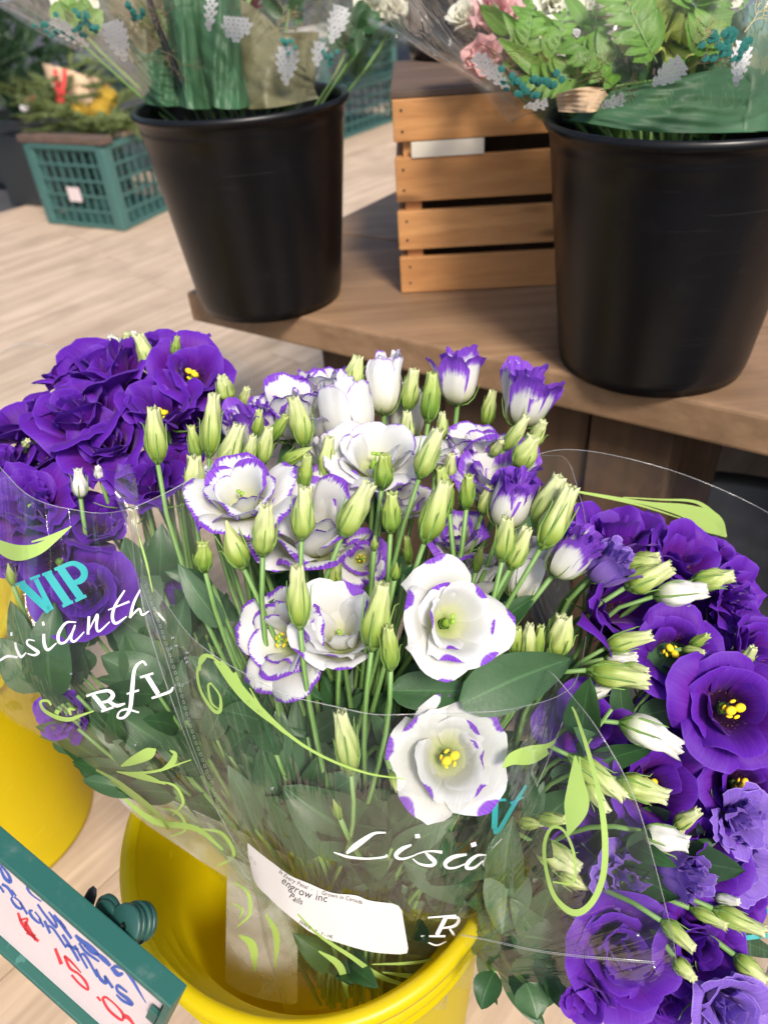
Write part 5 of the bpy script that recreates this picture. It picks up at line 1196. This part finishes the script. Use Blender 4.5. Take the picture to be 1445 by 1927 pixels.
# ================================================================== WRAPPED ARRANGEMENTS IN THE BLACK BUCKETS
def sleeve_px(root, levels, rim, nth, nv, wr, seed, mat='film2', name='film'):
    V, F, U = sleeve_surface(levels, rimfn(rim), nth, nv, wr, seed); part(name, V, F, M[mat], root, uv=U); rim_edge(V, nth, nv, 'film_rim', root, .0012); return bvh(V, F)
def pinecone(T, root, cx, cy, L, w, ang, seed):
    """printed white fir cone: rows of overlapping scale strokes"""
    r_ = np.random.default_rng(seed); c, s = math.cos(ang), math.sin(ang); st = []
    rows = max(5, int(L/7))
    for k in range(rows):
        t = (k+.5)/rows; y = (t-.5)*L; ww = w*math.sin(math.pi*min(1, .16+t*.84)**.8)**.8
        n = max(2, int(ww/8))
        for q in range(n):
            x = (q+.5*(k % 2)+.25-n/2)*ww/n; p0 = (x-ww/n*.42, y-2.2); p1 = (x, y+3.0+r_.normal(0, .5)); p2 = (x+ww/n*.42, y-2.2)
            st.append(([(cx+a*c-b*s, cy+a*s+b*c) for a, b in (p0, p1, p2)], [3, 7.5, 3]))
    printed(T, st, 'printed_fir_cone', 'conewhite', root, .0012, n=3)
def twigs(T, root, x, y, ang, L, seed, mat='pgold'):
    r_ = np.random.default_rng(seed); st = []
    def br(x, y, a, L, w, dep):
        x2, y2 = x+L*math.cos(a), y+L*math.sin(a); st.append(([(x, y), ((x+x2)/2+r_.normal(0, 2), (y+y2)/2+r_.normal(0, 2)), (x2, y2)], [w, w*.8, w*.6]))
        if dep:
            for q in range(3): t = r_.uniform(.3, 1.); br(x+(x2-x)*t, y+(y2-y)*t, a+r_.uniform(.3, .8)*(-1)**q, L*r_.uniform(.45, .65), w*.75, dep-1)
    br(x, y, ang, L, 1.9, 3)
    o = printed(T, st, 'printed_twigs', mat, root, .0010, n=2)
def berries(T, root, pts, seed):
    r_ = np.random.default_rng(seed); mb = MB()
    for x, y in pts:
        for k in range(7):
            c = hit(T, x+r_.normal(0, 10), y+r_.normal(0, 9), .0014)
            if c is None: continue
            v, f = lathe([(0, .0004), (.0028, .0002), (.003, 0)], 8, c, frame(CAM-c)); mb.add(v, f)
    if mb.V: o = mb.build('printed_berries', M['tealdk'], root); o['kind'] = 'stuff'
def tissue(root, poly, d, seed, amp=.010, name='tissue_sheet', mat='tissue', n=26):
    """crumpled opaque wrapping sheet between a top and bottom outline"""
    r_ = np.random.default_rng(seed); top, bot = catmull(poly[0], 10), catmull(poly[1], 10); ph = r_.uniform(0, 6, 6); V = []
    for j in range(n):
        for i in range(n):
            a = top[int(i/(n-1)*(len(top)-1))]; b = bot[int(i/(n-1)*(len(bot)-1))]; t = j/(n-1); q = a*(1-t)+b*t; u = i/(n-1)
            dd = d+amp*(.8*math.sin(4*u+ph[0]+2*t)+.3*math.sin(11*u+ph[1]-3*t)+.22*math.sin(23*u+9*t+ph[3])+.15*math.sin(31*t-12*u)+.5*math.sin(6*t+ph[2]+5*u))-.03*math.sin(math.pi*u)
            V.append(P(q[0], q[1], dd))
    return part(name, V, grid_faces(n, n), M[mat], root)
# --- left arrangement
gl = (np.array([-.139, 1.066, .62]), np.array([0, 0, 1.]))
LV_A = [(470, 250, 120, -8, 1.04, .08), (455, 185, 165, -14, 1.01, .10), (430, 100, 235, -24, .98, .13), (385, 20, 320, -36, .96, .16), (350, -60, 400, -50, .95, .19)]
root_a = thing('flower_sleeve', 'crinkled clear sleeve with white fir cone print over green tissue in the corner bucket', 'flower sleeve', gl[0]+[0, 0, .2], 'fir cone printed sleeves')
T_a = sleeve_px(root_a, LV_A, [(0, 1), (90, 1), (180, .92), (270, 1)], 84, 30, .006, 31)
tissue(root_a, ([(352, -40), (400, -30), (425, -20), (450, -20)], [(398, 200), (420, 205), (450, 205), (470, 200)]), .92, 1)
tissue(root_a, ([(300, -40), (330, -30), (380, -20)], [(340, 200), (360, 205), (405, 205)]), .925, 2, .006)
tissue(root_a, ([(395, -30), (440, -10), (500, 30), (560, 100)], [(420, 205), (480, 205), (530, 200), (600, 185)]), .95, 3, mat='olive')
tissue(root_a, ([(235, 60), (270, 100), (300, 90), (340, 60)], [(275, 195), (300, 200), (330, 200), (355, 200)]), .95, 4)
tissue(root_a, ([(440, 40), (500, 60), (560, 60), (600, 60)], [(480, 190), (520, 190), (560, 190), (590, 180)]), .97, 5, .008, 'tissue_sheet', 'olive')
tissue(root_a, ([(180, -40), (240, -30), (300, -30), (360, -30)], [(250, 120), (280, 160), (310, 170), (350, 180)]), .985, 6, .012, 'tissue_sheet', 'olive')
v, f, u = tube([P(x, y, .90) for x, y in catmull([(276, -30), (290, 30), (322, 110), (358, 192)], 8)], .0042, 6); part('fold_edge', v, f, M['black'], root_a)
for k, (x, y, L, w, a) in enumerate(((222, 75, 78, 42, -.35), (445, 54, 48, 56, .1), (540, 122, 72, 40, .05), (634, 45, 72, 36, .3), (396, 25, 62, 22, .1), (130, 62, 86, 26, -.95), (600, 100, 46, 26, .2))): pinecone(T_a, root_a, x, y, L, w, a, k)
for k, (x, y, a, L) in enumerate(((240, 10, 1.0, 46), (330, 10, 2.4, 60), (480, 80, -.5, 60), (300, 95, .6, 50), (100, 100, -.6, 40), (520, 60, -1., 50), (250, 120, -.4, 50))): twigs(T_a, root_a, x, y, a, L, k)
berries(T_a, root_a, [(85, 50), (100, 62), (175, 45), (250, 25), (262, 15), (145, 35), (620, 110), (540, 75), (160, 60)], 3)
# --- right arrangement
gr = (np.array([.322, .779, .62]), np.array([0, 0, 1.]))
LV_B = [(1240, 290, 150, 4, .84, .08), (1238, 235, 215, 6, .79, .10), (1200, 160, 300, 0, .74, .13), (1160, 70, 390, -10, .71, .15), (1130, -40, 470, -20, .70, .17)]
root_b = thing('flower_sleeve', 'crinkled clear sleeve with fir cone print around the pale mixed bouquet right', 'flower sleeve', gr[0]+[0, 0, .2], 'fir cone printed sleeves')
T_b = sleeve_px(root_b, LV_B, [(0, 1), (90, 1), (180, .95), (270, 1)], 84, 30, .006, 37)
tissue(root_b, ([(1150, 175), (1250, 150), (1350, 130), (1470, 120)], [(1070, 226), (1200, 246), (1330, 250), (1500, 246)]), .70, 7, .006)
tissue(root_b, ([(1330, 60), (1390, 20), (1430, 0), (1500, -40)], [(1300, 240), (1380, 245), (1440, 246), (1530, 240)]), .72, 8, .006)
tissue(root_b, ([(930, 110), (980, 150), (1060, 180), (1160, 185)], [(1010, 215), (1050, 228), (1110, 238), (1170, 240)]), .80, 10, .006)
tissue(root_b, ([(1045, 178), (1090, 165), (1130, 165), (1145, 180)], [(1050, 210), (1090, 212), (1120, 210), (1130, 200)]), .70, 9, .004, 'kraft_sheet', 'kraft')
for k, (x, y, L, w, a) in enumerate(((1258, 138, 72, 40, .95), (1392, 118, 84, 34, .2), (1155, 192, 46, 22, 1.2), (925, 135, 90, 30, -.75), (1010, 198, 44, 18, 1.4), (1085, 60, 10, 10, 0))): pinecone(T_b, root_b, x, y, L, w, a, k+10)
for k, (x, y, a, L) in enumerate(((1290, 135, -.7, 62), (1310, 120, -.2, 55), (1300, 100, -1.2, 60), (1080, 160, -.5, 55), (1130, 170, -.2, 50), (900, 80, .5, 50), (1150, 160, -2.6, 55), (1400, 60, -1., 50))): twigs(T_b, root_b, x, y, a, L, k+20)
berries(T_b, root_b, [(1360, 75), (1378, 60), (1345, 95), (1370, 100), (1005, 155), (950, 148), (985, 175), (1400, 90), (1040, 150)], 8)
# fold of the clear sleeve running down its outer side
cs = catmull([(735, -20), (780, 30), (850, 100), (905, 165), (962, 228)], 8); V = []
for k, (x, y) in enumerate(cs): V += [P(x-5, y+4, .80), P(x, y, .785), P(x+9, y-5, .80), P(x+26, y-14, .79)]
part('film_fold', V, grid_faces(4, len(cs)), M['film2'], root_b)
v, f, u = tube([P(x, y, .785) for x, y in catmull([(962, 228), (990, 215), (1040, 205), (1070, 190)], 6)], .0008, 4); part('film_rim', v, f, M['film_edge'], root_b)
cs = catmull([(690, 45), (760, 78), (830, 112), (900, 150)], 8); V = []
for k, (x, y) in enumerate(cs): V += [P(x, y+5, .84), P(x, y-2, .835), P(x+6, y-12, .84)]
part('film_fold', V, grid_faces(3, len(cs)), M['film2'], root_b)
GB = 'flowers of the pale mixed bouquet'
def bb(x, y, d, s, k, m, ax, lb, nm='garden_flower', c=None): return bloom(x, y, d, s, k, m, ax, gr, lb, GB, name=nm, centre=c, small=True)
bb(932, 20, .80, 105, 'carn', 'pinkp', (-.3, .5, .8), 'pale pink frilled carnation in the wrapped bouquet above the wooden crate', 'carnation')
bb(905, 105, .79, 80, 'carn', 'pinkp', (-.5, .0, .9), 'pink frilled carnation pressed low against the fir cone print', 'carnation')
bb(875, 28, .81, 70, 'rose', 'cream', (-.4, .4, .8), 'white rose beside the pink carnation', 'rose_flower')
bb(1000, 92, .76, 80, 'rose', 'coral', (-.3, .1, .9), 'coral rose half hidden by a broad green leaf', 'rose_flower')
bb(1062, 72, .76, 95, 'rose', 'cream', (-.1, .3, .9), 'creamy white rose in the middle of the pale bouquet', 'rose_flower')
bb(1120, 20, .75, 80, 'carn', 'cream', (0, .4, .9), 'white frilled flower behind the fern fronds', 'carnation')
bb(1180, 85, .77, 90, 'carn', 'cream', (0, .4, .9), 'white flower deep behind the fern', 'carnation')
bb(1262, 35, .72, 175, 'mum', 'mum', (.1, .3, .95), 'large yellow green chrysanthemum in the pale bouquet', 'chrysanthemum')
bb(1340, -20, .74, 110, 'carn', 'cream', (.1, .3, .95), 'cream flower at the top photo edge by the chrysanthemum', 'carnation')
bb(1040, 0, .78, 70, 'carn', 'cream', (.1, .3, .95), 'cream tuft at the top photo edge behind the long leaf', 'carnation')
for b, t, w, d0, d1, lb in [((1040, 160), (935, 70), 34, .735, .73, 'long green leaf crossing the coral rose'), ((1055, 70), (960, 10), 36, .735, .74, 'broad pale leaf over the cream rose'), ((1010, 110), (945, 20), 34, .74, .73, 'slim leaf between carnation and cream rose'),
        ((1195, 160), (1230, 50), 40, .725, .72, 'upright leaf in front of the chrysanthemum'), ((1110, 60), (1060, -10), 30, .74, .75, 'leaf at the top edge by the fern'), ((960, 60), (900, 10), 40, .77, .78, 'leaf behind the pink carnation'),
        ((1240, 150), (1290, 110), 40, .72, .71, 'toothed leaf beneath the chrysanthemum'), ((1330, 130), (1375, 30), 34, .74, .74, 'leaf beside the printed teal berries'), ((1420, 130), (1440, 20), 34, .74, .74, 'leaf at the side edge of the pale bouquet')]:
    leafy_stem(P(*b, d0+.01), gr, [leaf3(b, t, w, d0, d1)], lb, 'leaves of the pale mixed bouquet', mat='fern')
def fern(pts, d, g, label, seed, ll=.034, mat='fern', group='fern fronds of the pale mixed bouquet'):
    r_ = np.random.default_rng(seed); c2 = catmull(pts, 8); cp = np.array([P(x, y, d-.02*math.sin(3*i/len(c2))) for i, (x, y) in enumerate(c2)])
    root = thing('fern_frond', label, 'fern', cp[0], group); v, f, u = tube(cp, .0011, 5); part('stem', v, f, M['stem'], root, uv=u); n = len(cp); k = 0
    for i in range(3, n, 2):
        T = nrm(cp[min(i+1, n-1)]-cp[i-1])
        for s in (-1, 1):
            sd_ = nrm(np.cross(T, Fv))*s; L = ll*(1-.55*(i/n)**2)*r_.uniform(.85, 1.1); e = cp[i]+nrm(T*.6+sd_+r_.normal(0, .1, 3))*L
            v, f, u = leaf_geo(cp[i], e, L*.46, -Fv, .05, .15, seed*30+k, 5, 7, .10); part('leaflet', v, f, M[mat], root, uv=u); k += 1
    v, f, u = leaf_geo(cp[-1], cp[-1]+nrm(cp[-1]-cp[-3])*ll*.6, ll*.25, -Fv, .05, .15, seed, 5, 7); part('leaflet', v, f, M[mat], root, uv=u)
fern([(1235, 118), (1210, 70), (1175, -5), (1160, -40)], .705, gr, 'fern frond standing before the white roses with dark stem', 1)
fern([(1180, 150), (1130, 110), (1080, 80)], .72, gr, 'fern frond reaching over the cream rose', 2)
fern([(1290, 120), (1330, 60), (1350, 0)], .715, gr, 'fern frond beside the yellow green chrysanthemum', 3)
fern([(1150, 170), (1080, 150), (1000, 150)], .735, gr, 'fern frond low along the sleeve over the bucket rim', 4)
fern([(1290, 30), (1310, -10), (1330, -40)], .71, gr, 'fern tip above the chrysanthemum', 5)
for k_, (p_, q_) in enumerate((((960, 130), (1000, 20)), ((1100, 160), (1120, 20)), ((1340, 150), (1400, 10)), ((1400, 160), (1440, 60)), ((1010, 150), (1060, 30)))):
    fern([p_, ((p_[0]+q_[0])/2+12, (p_[1]+q_[1])/2), q_], .745, gr, ['light fern frond over the pink carnations', 'light fern frond over the white frilled flowers', 'light fern frond near the printed teal berries', 'light fern frond at the side edge of the pale bouquet', 'light fern frond over the coral rose'][k_], 60+k_, ll=.024)
fern([(1240, 150), (1170, 160), (1100, 175)], .73, gr, 'shaded fern frond directly above the printed cones', 6, mat='leaf')
# dense foliage behind
fill_leaves(30, [(1230, 240, 170, 0, .80, .09), (1200, 150, 260, 0, .78, .11), (1160, 50, 330, 0, .76, .13), (1150, -30, 380, 0, .76, .13)], gr, 'dark leaf spray deep inside the pale mixed bouquet', 'dark leaf sprays of the pale bouquet', 41, (.15, 1), mats=('fern', 'fern', 'leaf'), size=(.03, .055))
fill_leaves(26, [(460, 200, 140, 0, 1.02, .09), (430, 110, 210, 0, 1.02, .11), (390, 20, 300, 0, 1.0, .13), (380, -40, 340, 0, 1.0, .13)], gl, 'dark leaf spray deep inside the corner bucket bouquet', 'dark leaf sprays of the corner bouquet', 42, (.15, 1), mats=('fern', 'fir_l', 'leaf'), size=(.03, .06))
GA = 'flowers of the corner bouquet'
for x, y, s, k, m, lb in ((455, 15, 80, 'rose', 'darkred', 'dark red bloom above the round fir cone print'), (140, 8, 80, 'carn', 'cream', 'pale flower at the top photo edge in the corner bouquet'), (700, 10, 70, 'carn', 'cream', 'white tuft near the meeting film edges'), (740, 15, 50, 'carn', 'cream', 'small cream tuft by the film fold at the top')):
    if m == 'darkred' and m not in M: M[m] = petal_mat('petal_dark_red', ('plain', (.05, .006, .01), (.11, .012, .02)))
    bloom(x, y, .98, s, k, m, (.1, .3, .9), gl, lb, GA, name='garden_flower', centre=None, small=True)
for k, (x, y, lb) in enumerate(((160, 25, 'bright green leaf cluster behind the teal berries'), (130, 15, 'bright green leaf cluster at the top edge'), (430, 12, 'bright leaf beside the dark red bloom'), (680, 30, 'dark green leaf near the right end of the corner bouquet'), (650, 60, 'reddish leaf behind the printed cone'))):
    leafy_stem(P(x, y+40, .96), gl, [(P(x, y+30, .95), P(x+dx, y-20+dy, .945), .03) for dx, dy in ((-30, 10), (0, -10), (34, 14), (20, 40))], lb, 'leaves of the corner bouquet', mat='fern' if 'bright' in lb else 'leaf')

# ================================================================== PRICE SIGN
A3, B3, D3 = P(-60, 1540, .400), P(318, 1866, .372), P(-60, 1683, .452)
ex = nrm(B3-A3); ey = D3-A3; ey = nrm(ey-ex*(ey@ex)); nz = np.cross(ex, ey); nz = nz if nz@(CAM-A3) > 0 else -nz
Lx = np.linalg.norm(B3-A3)
rs = ray(190, 1927); 
def onplane(x, y, off=0.0):
    r = ray(x, y); t = ((A3+nz*off-CAM)@nz)/(r@nz); return CAM+t*r
Hy = abs((onplane(150, 1900)-A3)@ey)
root_s = thing('price_sign', 'dark green plastic price sign with handwritten lisianthus card in front of the yellow pails', 'sign', B3)
SMx = np.stack([ex, ey, nz], 1)
def sp(a, b, c): return A3+ex*a+ey*b+nz*c
print('SIGN', Lx, Hy, nz@nrm(CAM-A3))
TH = .0125
mb = MB(); mb.box(sp(Lx/2+.0, -.002, 0), (Lx+.012, .004, TH), SMx, .0008); mb.build('top_bar', M['frame_green'], root_s)
mb = MB(); mb.box(sp(Lx+.004, Hy/2, 0), (.004, Hy+.004, TH), SMx, .0008); mb.build('end_bar', M['frame_green'], root_s)
mb = MB(); mb.box(sp(Lx/2, Hy+.002, 0), (Lx+.012, .004, TH*.8), SMx, .0008); mb.build('bottom_bar', M['frame_green'], root_s)
mb = MB(); mb.box(sp(Lx/2, Hy/2, -TH*.3), (Lx, Hy, .0015), SMx); mb.build('back_plate', M['frame_green'], root_s)
mb = MB(); mb.box(sp(Lx/2, Hy/2, -.0015), (Lx-.001, Hy-.001, .0006), SMx); mb.build('price_card', M['card'], root_s)
mb = MB(); mb.box(sp(Lx*.66, .004, .0005), (.030, .006, .004), SMx, .0006); mb.build('card_clip', M['frame_green'], root_s)
mb = MB(); mb.box(sp(Lx-.002, Hy*.3, .0015), (.006, .012, .003), SMx, .0004); mb.build('card_clip', M['frame_green'], root_s)
def hand(strokes, mat, off=-.0010):
    mb = MB()
    for pts, w in strokes:
        V2, F2 = ribbon2d(pts, w, 7); V3 = np.array([onplane(x, y, off) for x, y in V2]); mb.add(V3, F2)
    mb.build('handwriting', M[mat], root_s)
hand([([(0, 1632), (9, 1652), (20, 1660), (16, 1646), (0, 1626)], [4, 6, 7, 5, 3]), ([(0, 1668), (8, 1680)], 4), ([(4, 1664), (15, 1671), (25, 1686)], 5), ([(22, 1675), (31, 1687)], 3),
      ([(25, 1687), (22, 1693), (32, 1707), (42, 1710), (38, 1698), (27, 1688)], [3, 4, 5, 4, 3, 3]), ([(38, 1698), (52, 1721)], 4), ([(62, 1714), (56, 1715), (61, 1726), (74, 1737), (77, 1731), (66, 1716)], [3, 5, 5, 4, 3, 3]), ([(74, 1729), (83, 1745)], 4),
      ([(84, 1733), (95, 1757)], 5), ([(91, 1742), (102, 1750), (125, 1784)], 4), ([(118, 1759), (135, 1785), (149, 1809)], 5), ([(124, 1778), (148, 1788)], 5), ([(141, 1779), (152, 1800), (165, 1823)], 4), ([(150, 1800), (160, 1798), (184, 1839)], [4, 5, 4]),
      ([(181, 1824), (189, 1842), (200, 1850), (197, 1836)], [4, 6, 7, 4]), ([(198, 1838), (213, 1860)], 5), ([(240, 1868), (222, 1855), (222, 1866), (240, 1880), (249, 1891), (232, 1884), (219, 1872)], [3, 6, 5, 7, 6, 5, 3])], 'blue')
hand([([(82, 1695), (70, 1680), (56, 1669), (52, 1672), (60, 1684), (78, 1697)], [3, 5, 6, 5, 3, 2]), ([(71, 1702), (82, 1718), (98, 1738), (107, 1747)], [4, 4, 5, 4]), ([(92, 1716), (104, 1733), (108, 1746)], [3, 5, 4]), ([(102, 1722), (116, 1740), (135, 1767)], [4, 6, 5]), ([(112, 1732), (124, 1748)], 4),
      ([(142, 1760), (152, 1770), (170, 1782), (184, 1796), (172, 1792), (158, 1778)], [5, 8, 8, 6, 5, 4]), ([(149, 1775), (162, 1792), (187, 1810)], [4, 5, 4]), ([(182, 1794), (196, 1806), (208, 1818)], [6, 9, 6]),
      ([(210, 1820), (222, 1834), (232, 1832)], [7, 9, 5]), ([(214, 1818), (234, 1824), (248, 1842), (262, 1866), (275, 1888)], [5, 7, 6, 4, 1])], 'blue')
hand([([(34, 1718), (42, 1738), (56, 1756), (73, 1772)], [4, 6, 6, 5]), ([(37, 1732), (52, 1730), (48, 1748), (66, 1762), (50, 1756)], [4, 4, 5, 5, 4]), ([(47, 1734), (68, 1770)], 5), ([(104, 1785), (116, 1815)], [5, 7]),
      ([(121, 1799), (134, 1810), (153, 1831)], [5, 4, 2]), ([(122, 1800), (132, 1822), (149, 1834), (162, 1849), (166, 1863), (150, 1852), (135, 1835)], [5, 5, 4, 5, 4, 4, 4]), ([(183, 1876), (190, 1884)], 4),
      ([(199, 1876), (194, 1881), (206, 1902), (229, 1920), (231, 1908), (216, 1890), (199, 1876)], [5, 5, 5, 5, 5, 3, 4]), ([(232, 1912), (242, 1916), (253, 1930)], [9, 7, 4])], 'red')
def disc(c, ax, r, t, mat, name, n=28, hole=0, par=root_s):
    Mx = frame(ax); pr_ = [(hole, t/2), (r*.93, t/2), (r, t*.3), (r, -t*.3), (r*.93, -t/2), (hole, -t/2)]
    if hole: pr_.append((hole, t/2))
    v, f = lathe(pr_, n, c, Mx); part(name, v, f, M[mat], par)
kx = camdir(-.42, .30, .86); kc = P(236, 1742, .388)
for k in range(4): disc(kc-kx*.0035*k*1.15, kx, .0108-(.0006 if k % 2 else 0), .0030, 'knob_green', 'knob_disc', hole=.0021)
disc(P(204, 1718, .400), camdir(-.5, .1, .8), .0095, .004, 'knob_green', 'knob_disc'); disc(P(200, 1726, .396), camdir(-.5, .1, .8), .0088, .003, 'knob_green', 'knob_disc')
v, f = ellipsoid(P(168, 1695, .41), (.0042, .0085, .002), frame(camdir(-.4, .2, .8))); part('clip_tab', v, f, M['charcoal'], root_s)
v, f, u = tube([P(190, 1720, .41), P(170, 1735, .405), P(150, 1740, .40)], .003, 8); part('clip_arm', v, f, M['knob_green'], root_s)
# dark tub under the near side bouquet
c = np.array([.42, .62, 0]); root = thing('dark_tub', 'dark grey tub half hidden behind the near side purple bouquet', 'tub', c)
v, f = lathe([(0, .004), (.20, .0), (.24, .30), (.255, .305), (.25, .315), (.235, .30), (.19, .02), (0, .02)], 48, c); part('body', v, f, M['charcoal'], root)
# extra blooms filling the purple heads and the back of the white spray
for k, (x, y, d, s_, kd, ax, lab) in enumerate([
    (1215, 1010, .585, 90, 'ruffled', (0, .6, .7), 'ruffled purple bloom wedged between the two highest purple blooms'), (1350, 1050, .575, 90, 'rose', (.4, .5, .7), 'purple bloom behind the velvety cup toward the dark gap'),
    (1110, 1010, .60, 90, 'rose', (-.1, .7, .6), 'purple bloom directly behind the edge of the main sleeve'), (1335, 1290, .53, 90, 'rose', (0, .5, .8), 'purple petals fanned behind the largest purple bloom'),
    (1440, 1290, .52, 100, 'ruffled', (.3, .3, .9), 'ruffled purple bloom at the photo edge beside the largest one'), (1165, 1400, .53, 100, 'ruffled', (0, .4, .9), 'purple bloom in shade beneath the twisted white bud'),
    (1060, 1420, .545, 100, 'rose', (-.1, .3, .9), 'purple bloom in shade just beyond the main sleeve edge'), (1290, 1520, .52, 90, 'ruffled', (.1, .2, .9), 'purple ruffles tucked between two yellow anther blooms'),
    (1220, 1590, .51, 90, 'rose', (.1, .2, .9), 'purple bloom wedged behind the lower white bud'), (1390, 1690, .50, 110, 'rose', (.2, .1, .9), 'purple bloom under pale buds near the teal print'),
    (1240, 1830, .475, 110, 'ruffled', (.1, .1, .9), 'ruffled purple bloom under the round folded one'), (1140, 1700, .50, 100, 'ruffled', (.0, .2, .9), 'ruffled purple bloom above the veiled one')]):
    bloom(x, y, d, s_, kd, 'purple', ax, g_right, lab, G3, centre=None)
for k, (x, y, d, s_, kd, ax, lab) in enumerate([
    (250, 740, .61, 90, 'ruffled', (0, .6, .7), 'ruffled purple bloom in the middle of the top cluster'), (85, 860, .58, 100, 'rose', (-.2, .5, .8), 'purple bloom above the ruffled one at the photo edge'),
    (330, 810, .60, 80, 'ruffled', (.2, .5, .8), 'ruffled purple bloom under the outermost yellow anther bloom'), (120, 930, .57, 80, 'rose', (.1, .5, .8), 'purple bloom close behind the ruffled one')]):
    bloom(x, y, d, s_, kd, 'purple', ax, g_left, lab, G2, centre=None)
for k, (x, y, d, s_, kd, mt, ax, lab) in enumerate([
    (600, 745, .575, 90, 'cup', 'white_edge', (0, .9, .4), 'white cup bloom with violet rim wedged between flat bloom and pleated bloom'), (440, 790, .56, 70, 'cup', 'white_wide', (-.2, .85, .4), 'small dark violet rimmed bloom among the outer pale buds'),
    (820, 850, .54, 80, 'cup', 'white_thin', (0, .85, .4), 'pale bloom in shadow behind the tall central bud'), (620, 850, .54, 80, 'bell', 'white_thin', (0, .9, .4), 'pale bell bloom in shadow behind the round central one'),
    (760, 940, .53, 90, 'cup', 'white_edge', (.1, .7, .6), 'shaded white bloom deep between central stems'), (900, 1080, .52, 80, 'bell', 'white_thin', (.2, .8, .4), 'cream bell bloom low behind the stems near the edge'), (425, 905, .52, 80, 'bell', 'white_thin', (-.2, .85, .4), 'cream bloom hidden behind the broad side bloom')]):
    bloom(x, y, d, s_, kd, mt, ax, g_main, lab, G1, centre=None)
# fallen bits of leaf and petal on the deck and shelf
r_ = np.random.default_rng(77)
spots = [((250, 1560), 'green curled leaf scrap on the deck beside the main pail'), ((85, 590), 'small pale scrap on the sunlit deck'), ((190, 480), 'tiny dry scrap on the deck near the green crate'), ((300, 640), 'dry scrap on the deck beside the far purple bouquet'), ((30, 1500), 'scrap behind the price sign')]
for k, ((x, y), lb) in enumerate(spots[:4]):
    c = PZ(x, y, .002); a = r_.uniform(0, 6.28); e = c+np.array([math.cos(a), math.sin(a), .3])*.018
    v, f, u = leaf_geo(c, e, .006, np.array([0, 0, 1.]), .3, .3, k, 5, 7); o = part('leaf_scrap', v, f, M['leaf_l' if k == 0 else 'kraft'], uv=u); tag(o, lb, 'leaf scrap', 'scraps on the deck')
# frosted printed feet of the sleeves
T_f = panel([(150, 1425), (240, 1468), (330, 1510), (440, 1560), (540, 1610)], [(205, 1482), (255, 1535), (330, 1588), (430, 1652), (540, 1700)], .560, .575, .012, root_l, 'frosted_foot', 24, 10, 'film_frost')
printed(T_f, [([(230, 1500), (290, 1545), (370, 1560), (420, 1600)], [4, 12, 10, 3]), ([(300, 1520), (335, 1530), (350, 1560), (320, 1575)], [3, 5, 5, 2]), ([(380, 1560), (420, 1570), (440, 1610), (410, 1630)], [3, 6, 6, 2])], 'printed_flourish', 'lime', root_l)
T_g = panel([(428, 1610), (470, 1630), (520, 1650), (560, 1680)], [(424, 1850), (460, 1870), (510, 1884), (560, 1890)], .570, .605, -.01, root_main, 'frosted_foot', 16, 18, 'film_frost')
printed(T_g, [([(440, 1660), (466, 1680), (470, 1720), (445, 1745)], [3, 6, 6, 2]), ([(438, 1700), (456, 1712), (450, 1730)], [2, 5, 2]), ([(450, 1760), (475, 1780), (480, 1830)], [4, 16, 4]), ([(500, 1720), (520, 1760), (518, 1820)], [3, 12, 3])], 'printed_flourish', 'lime', root_main)
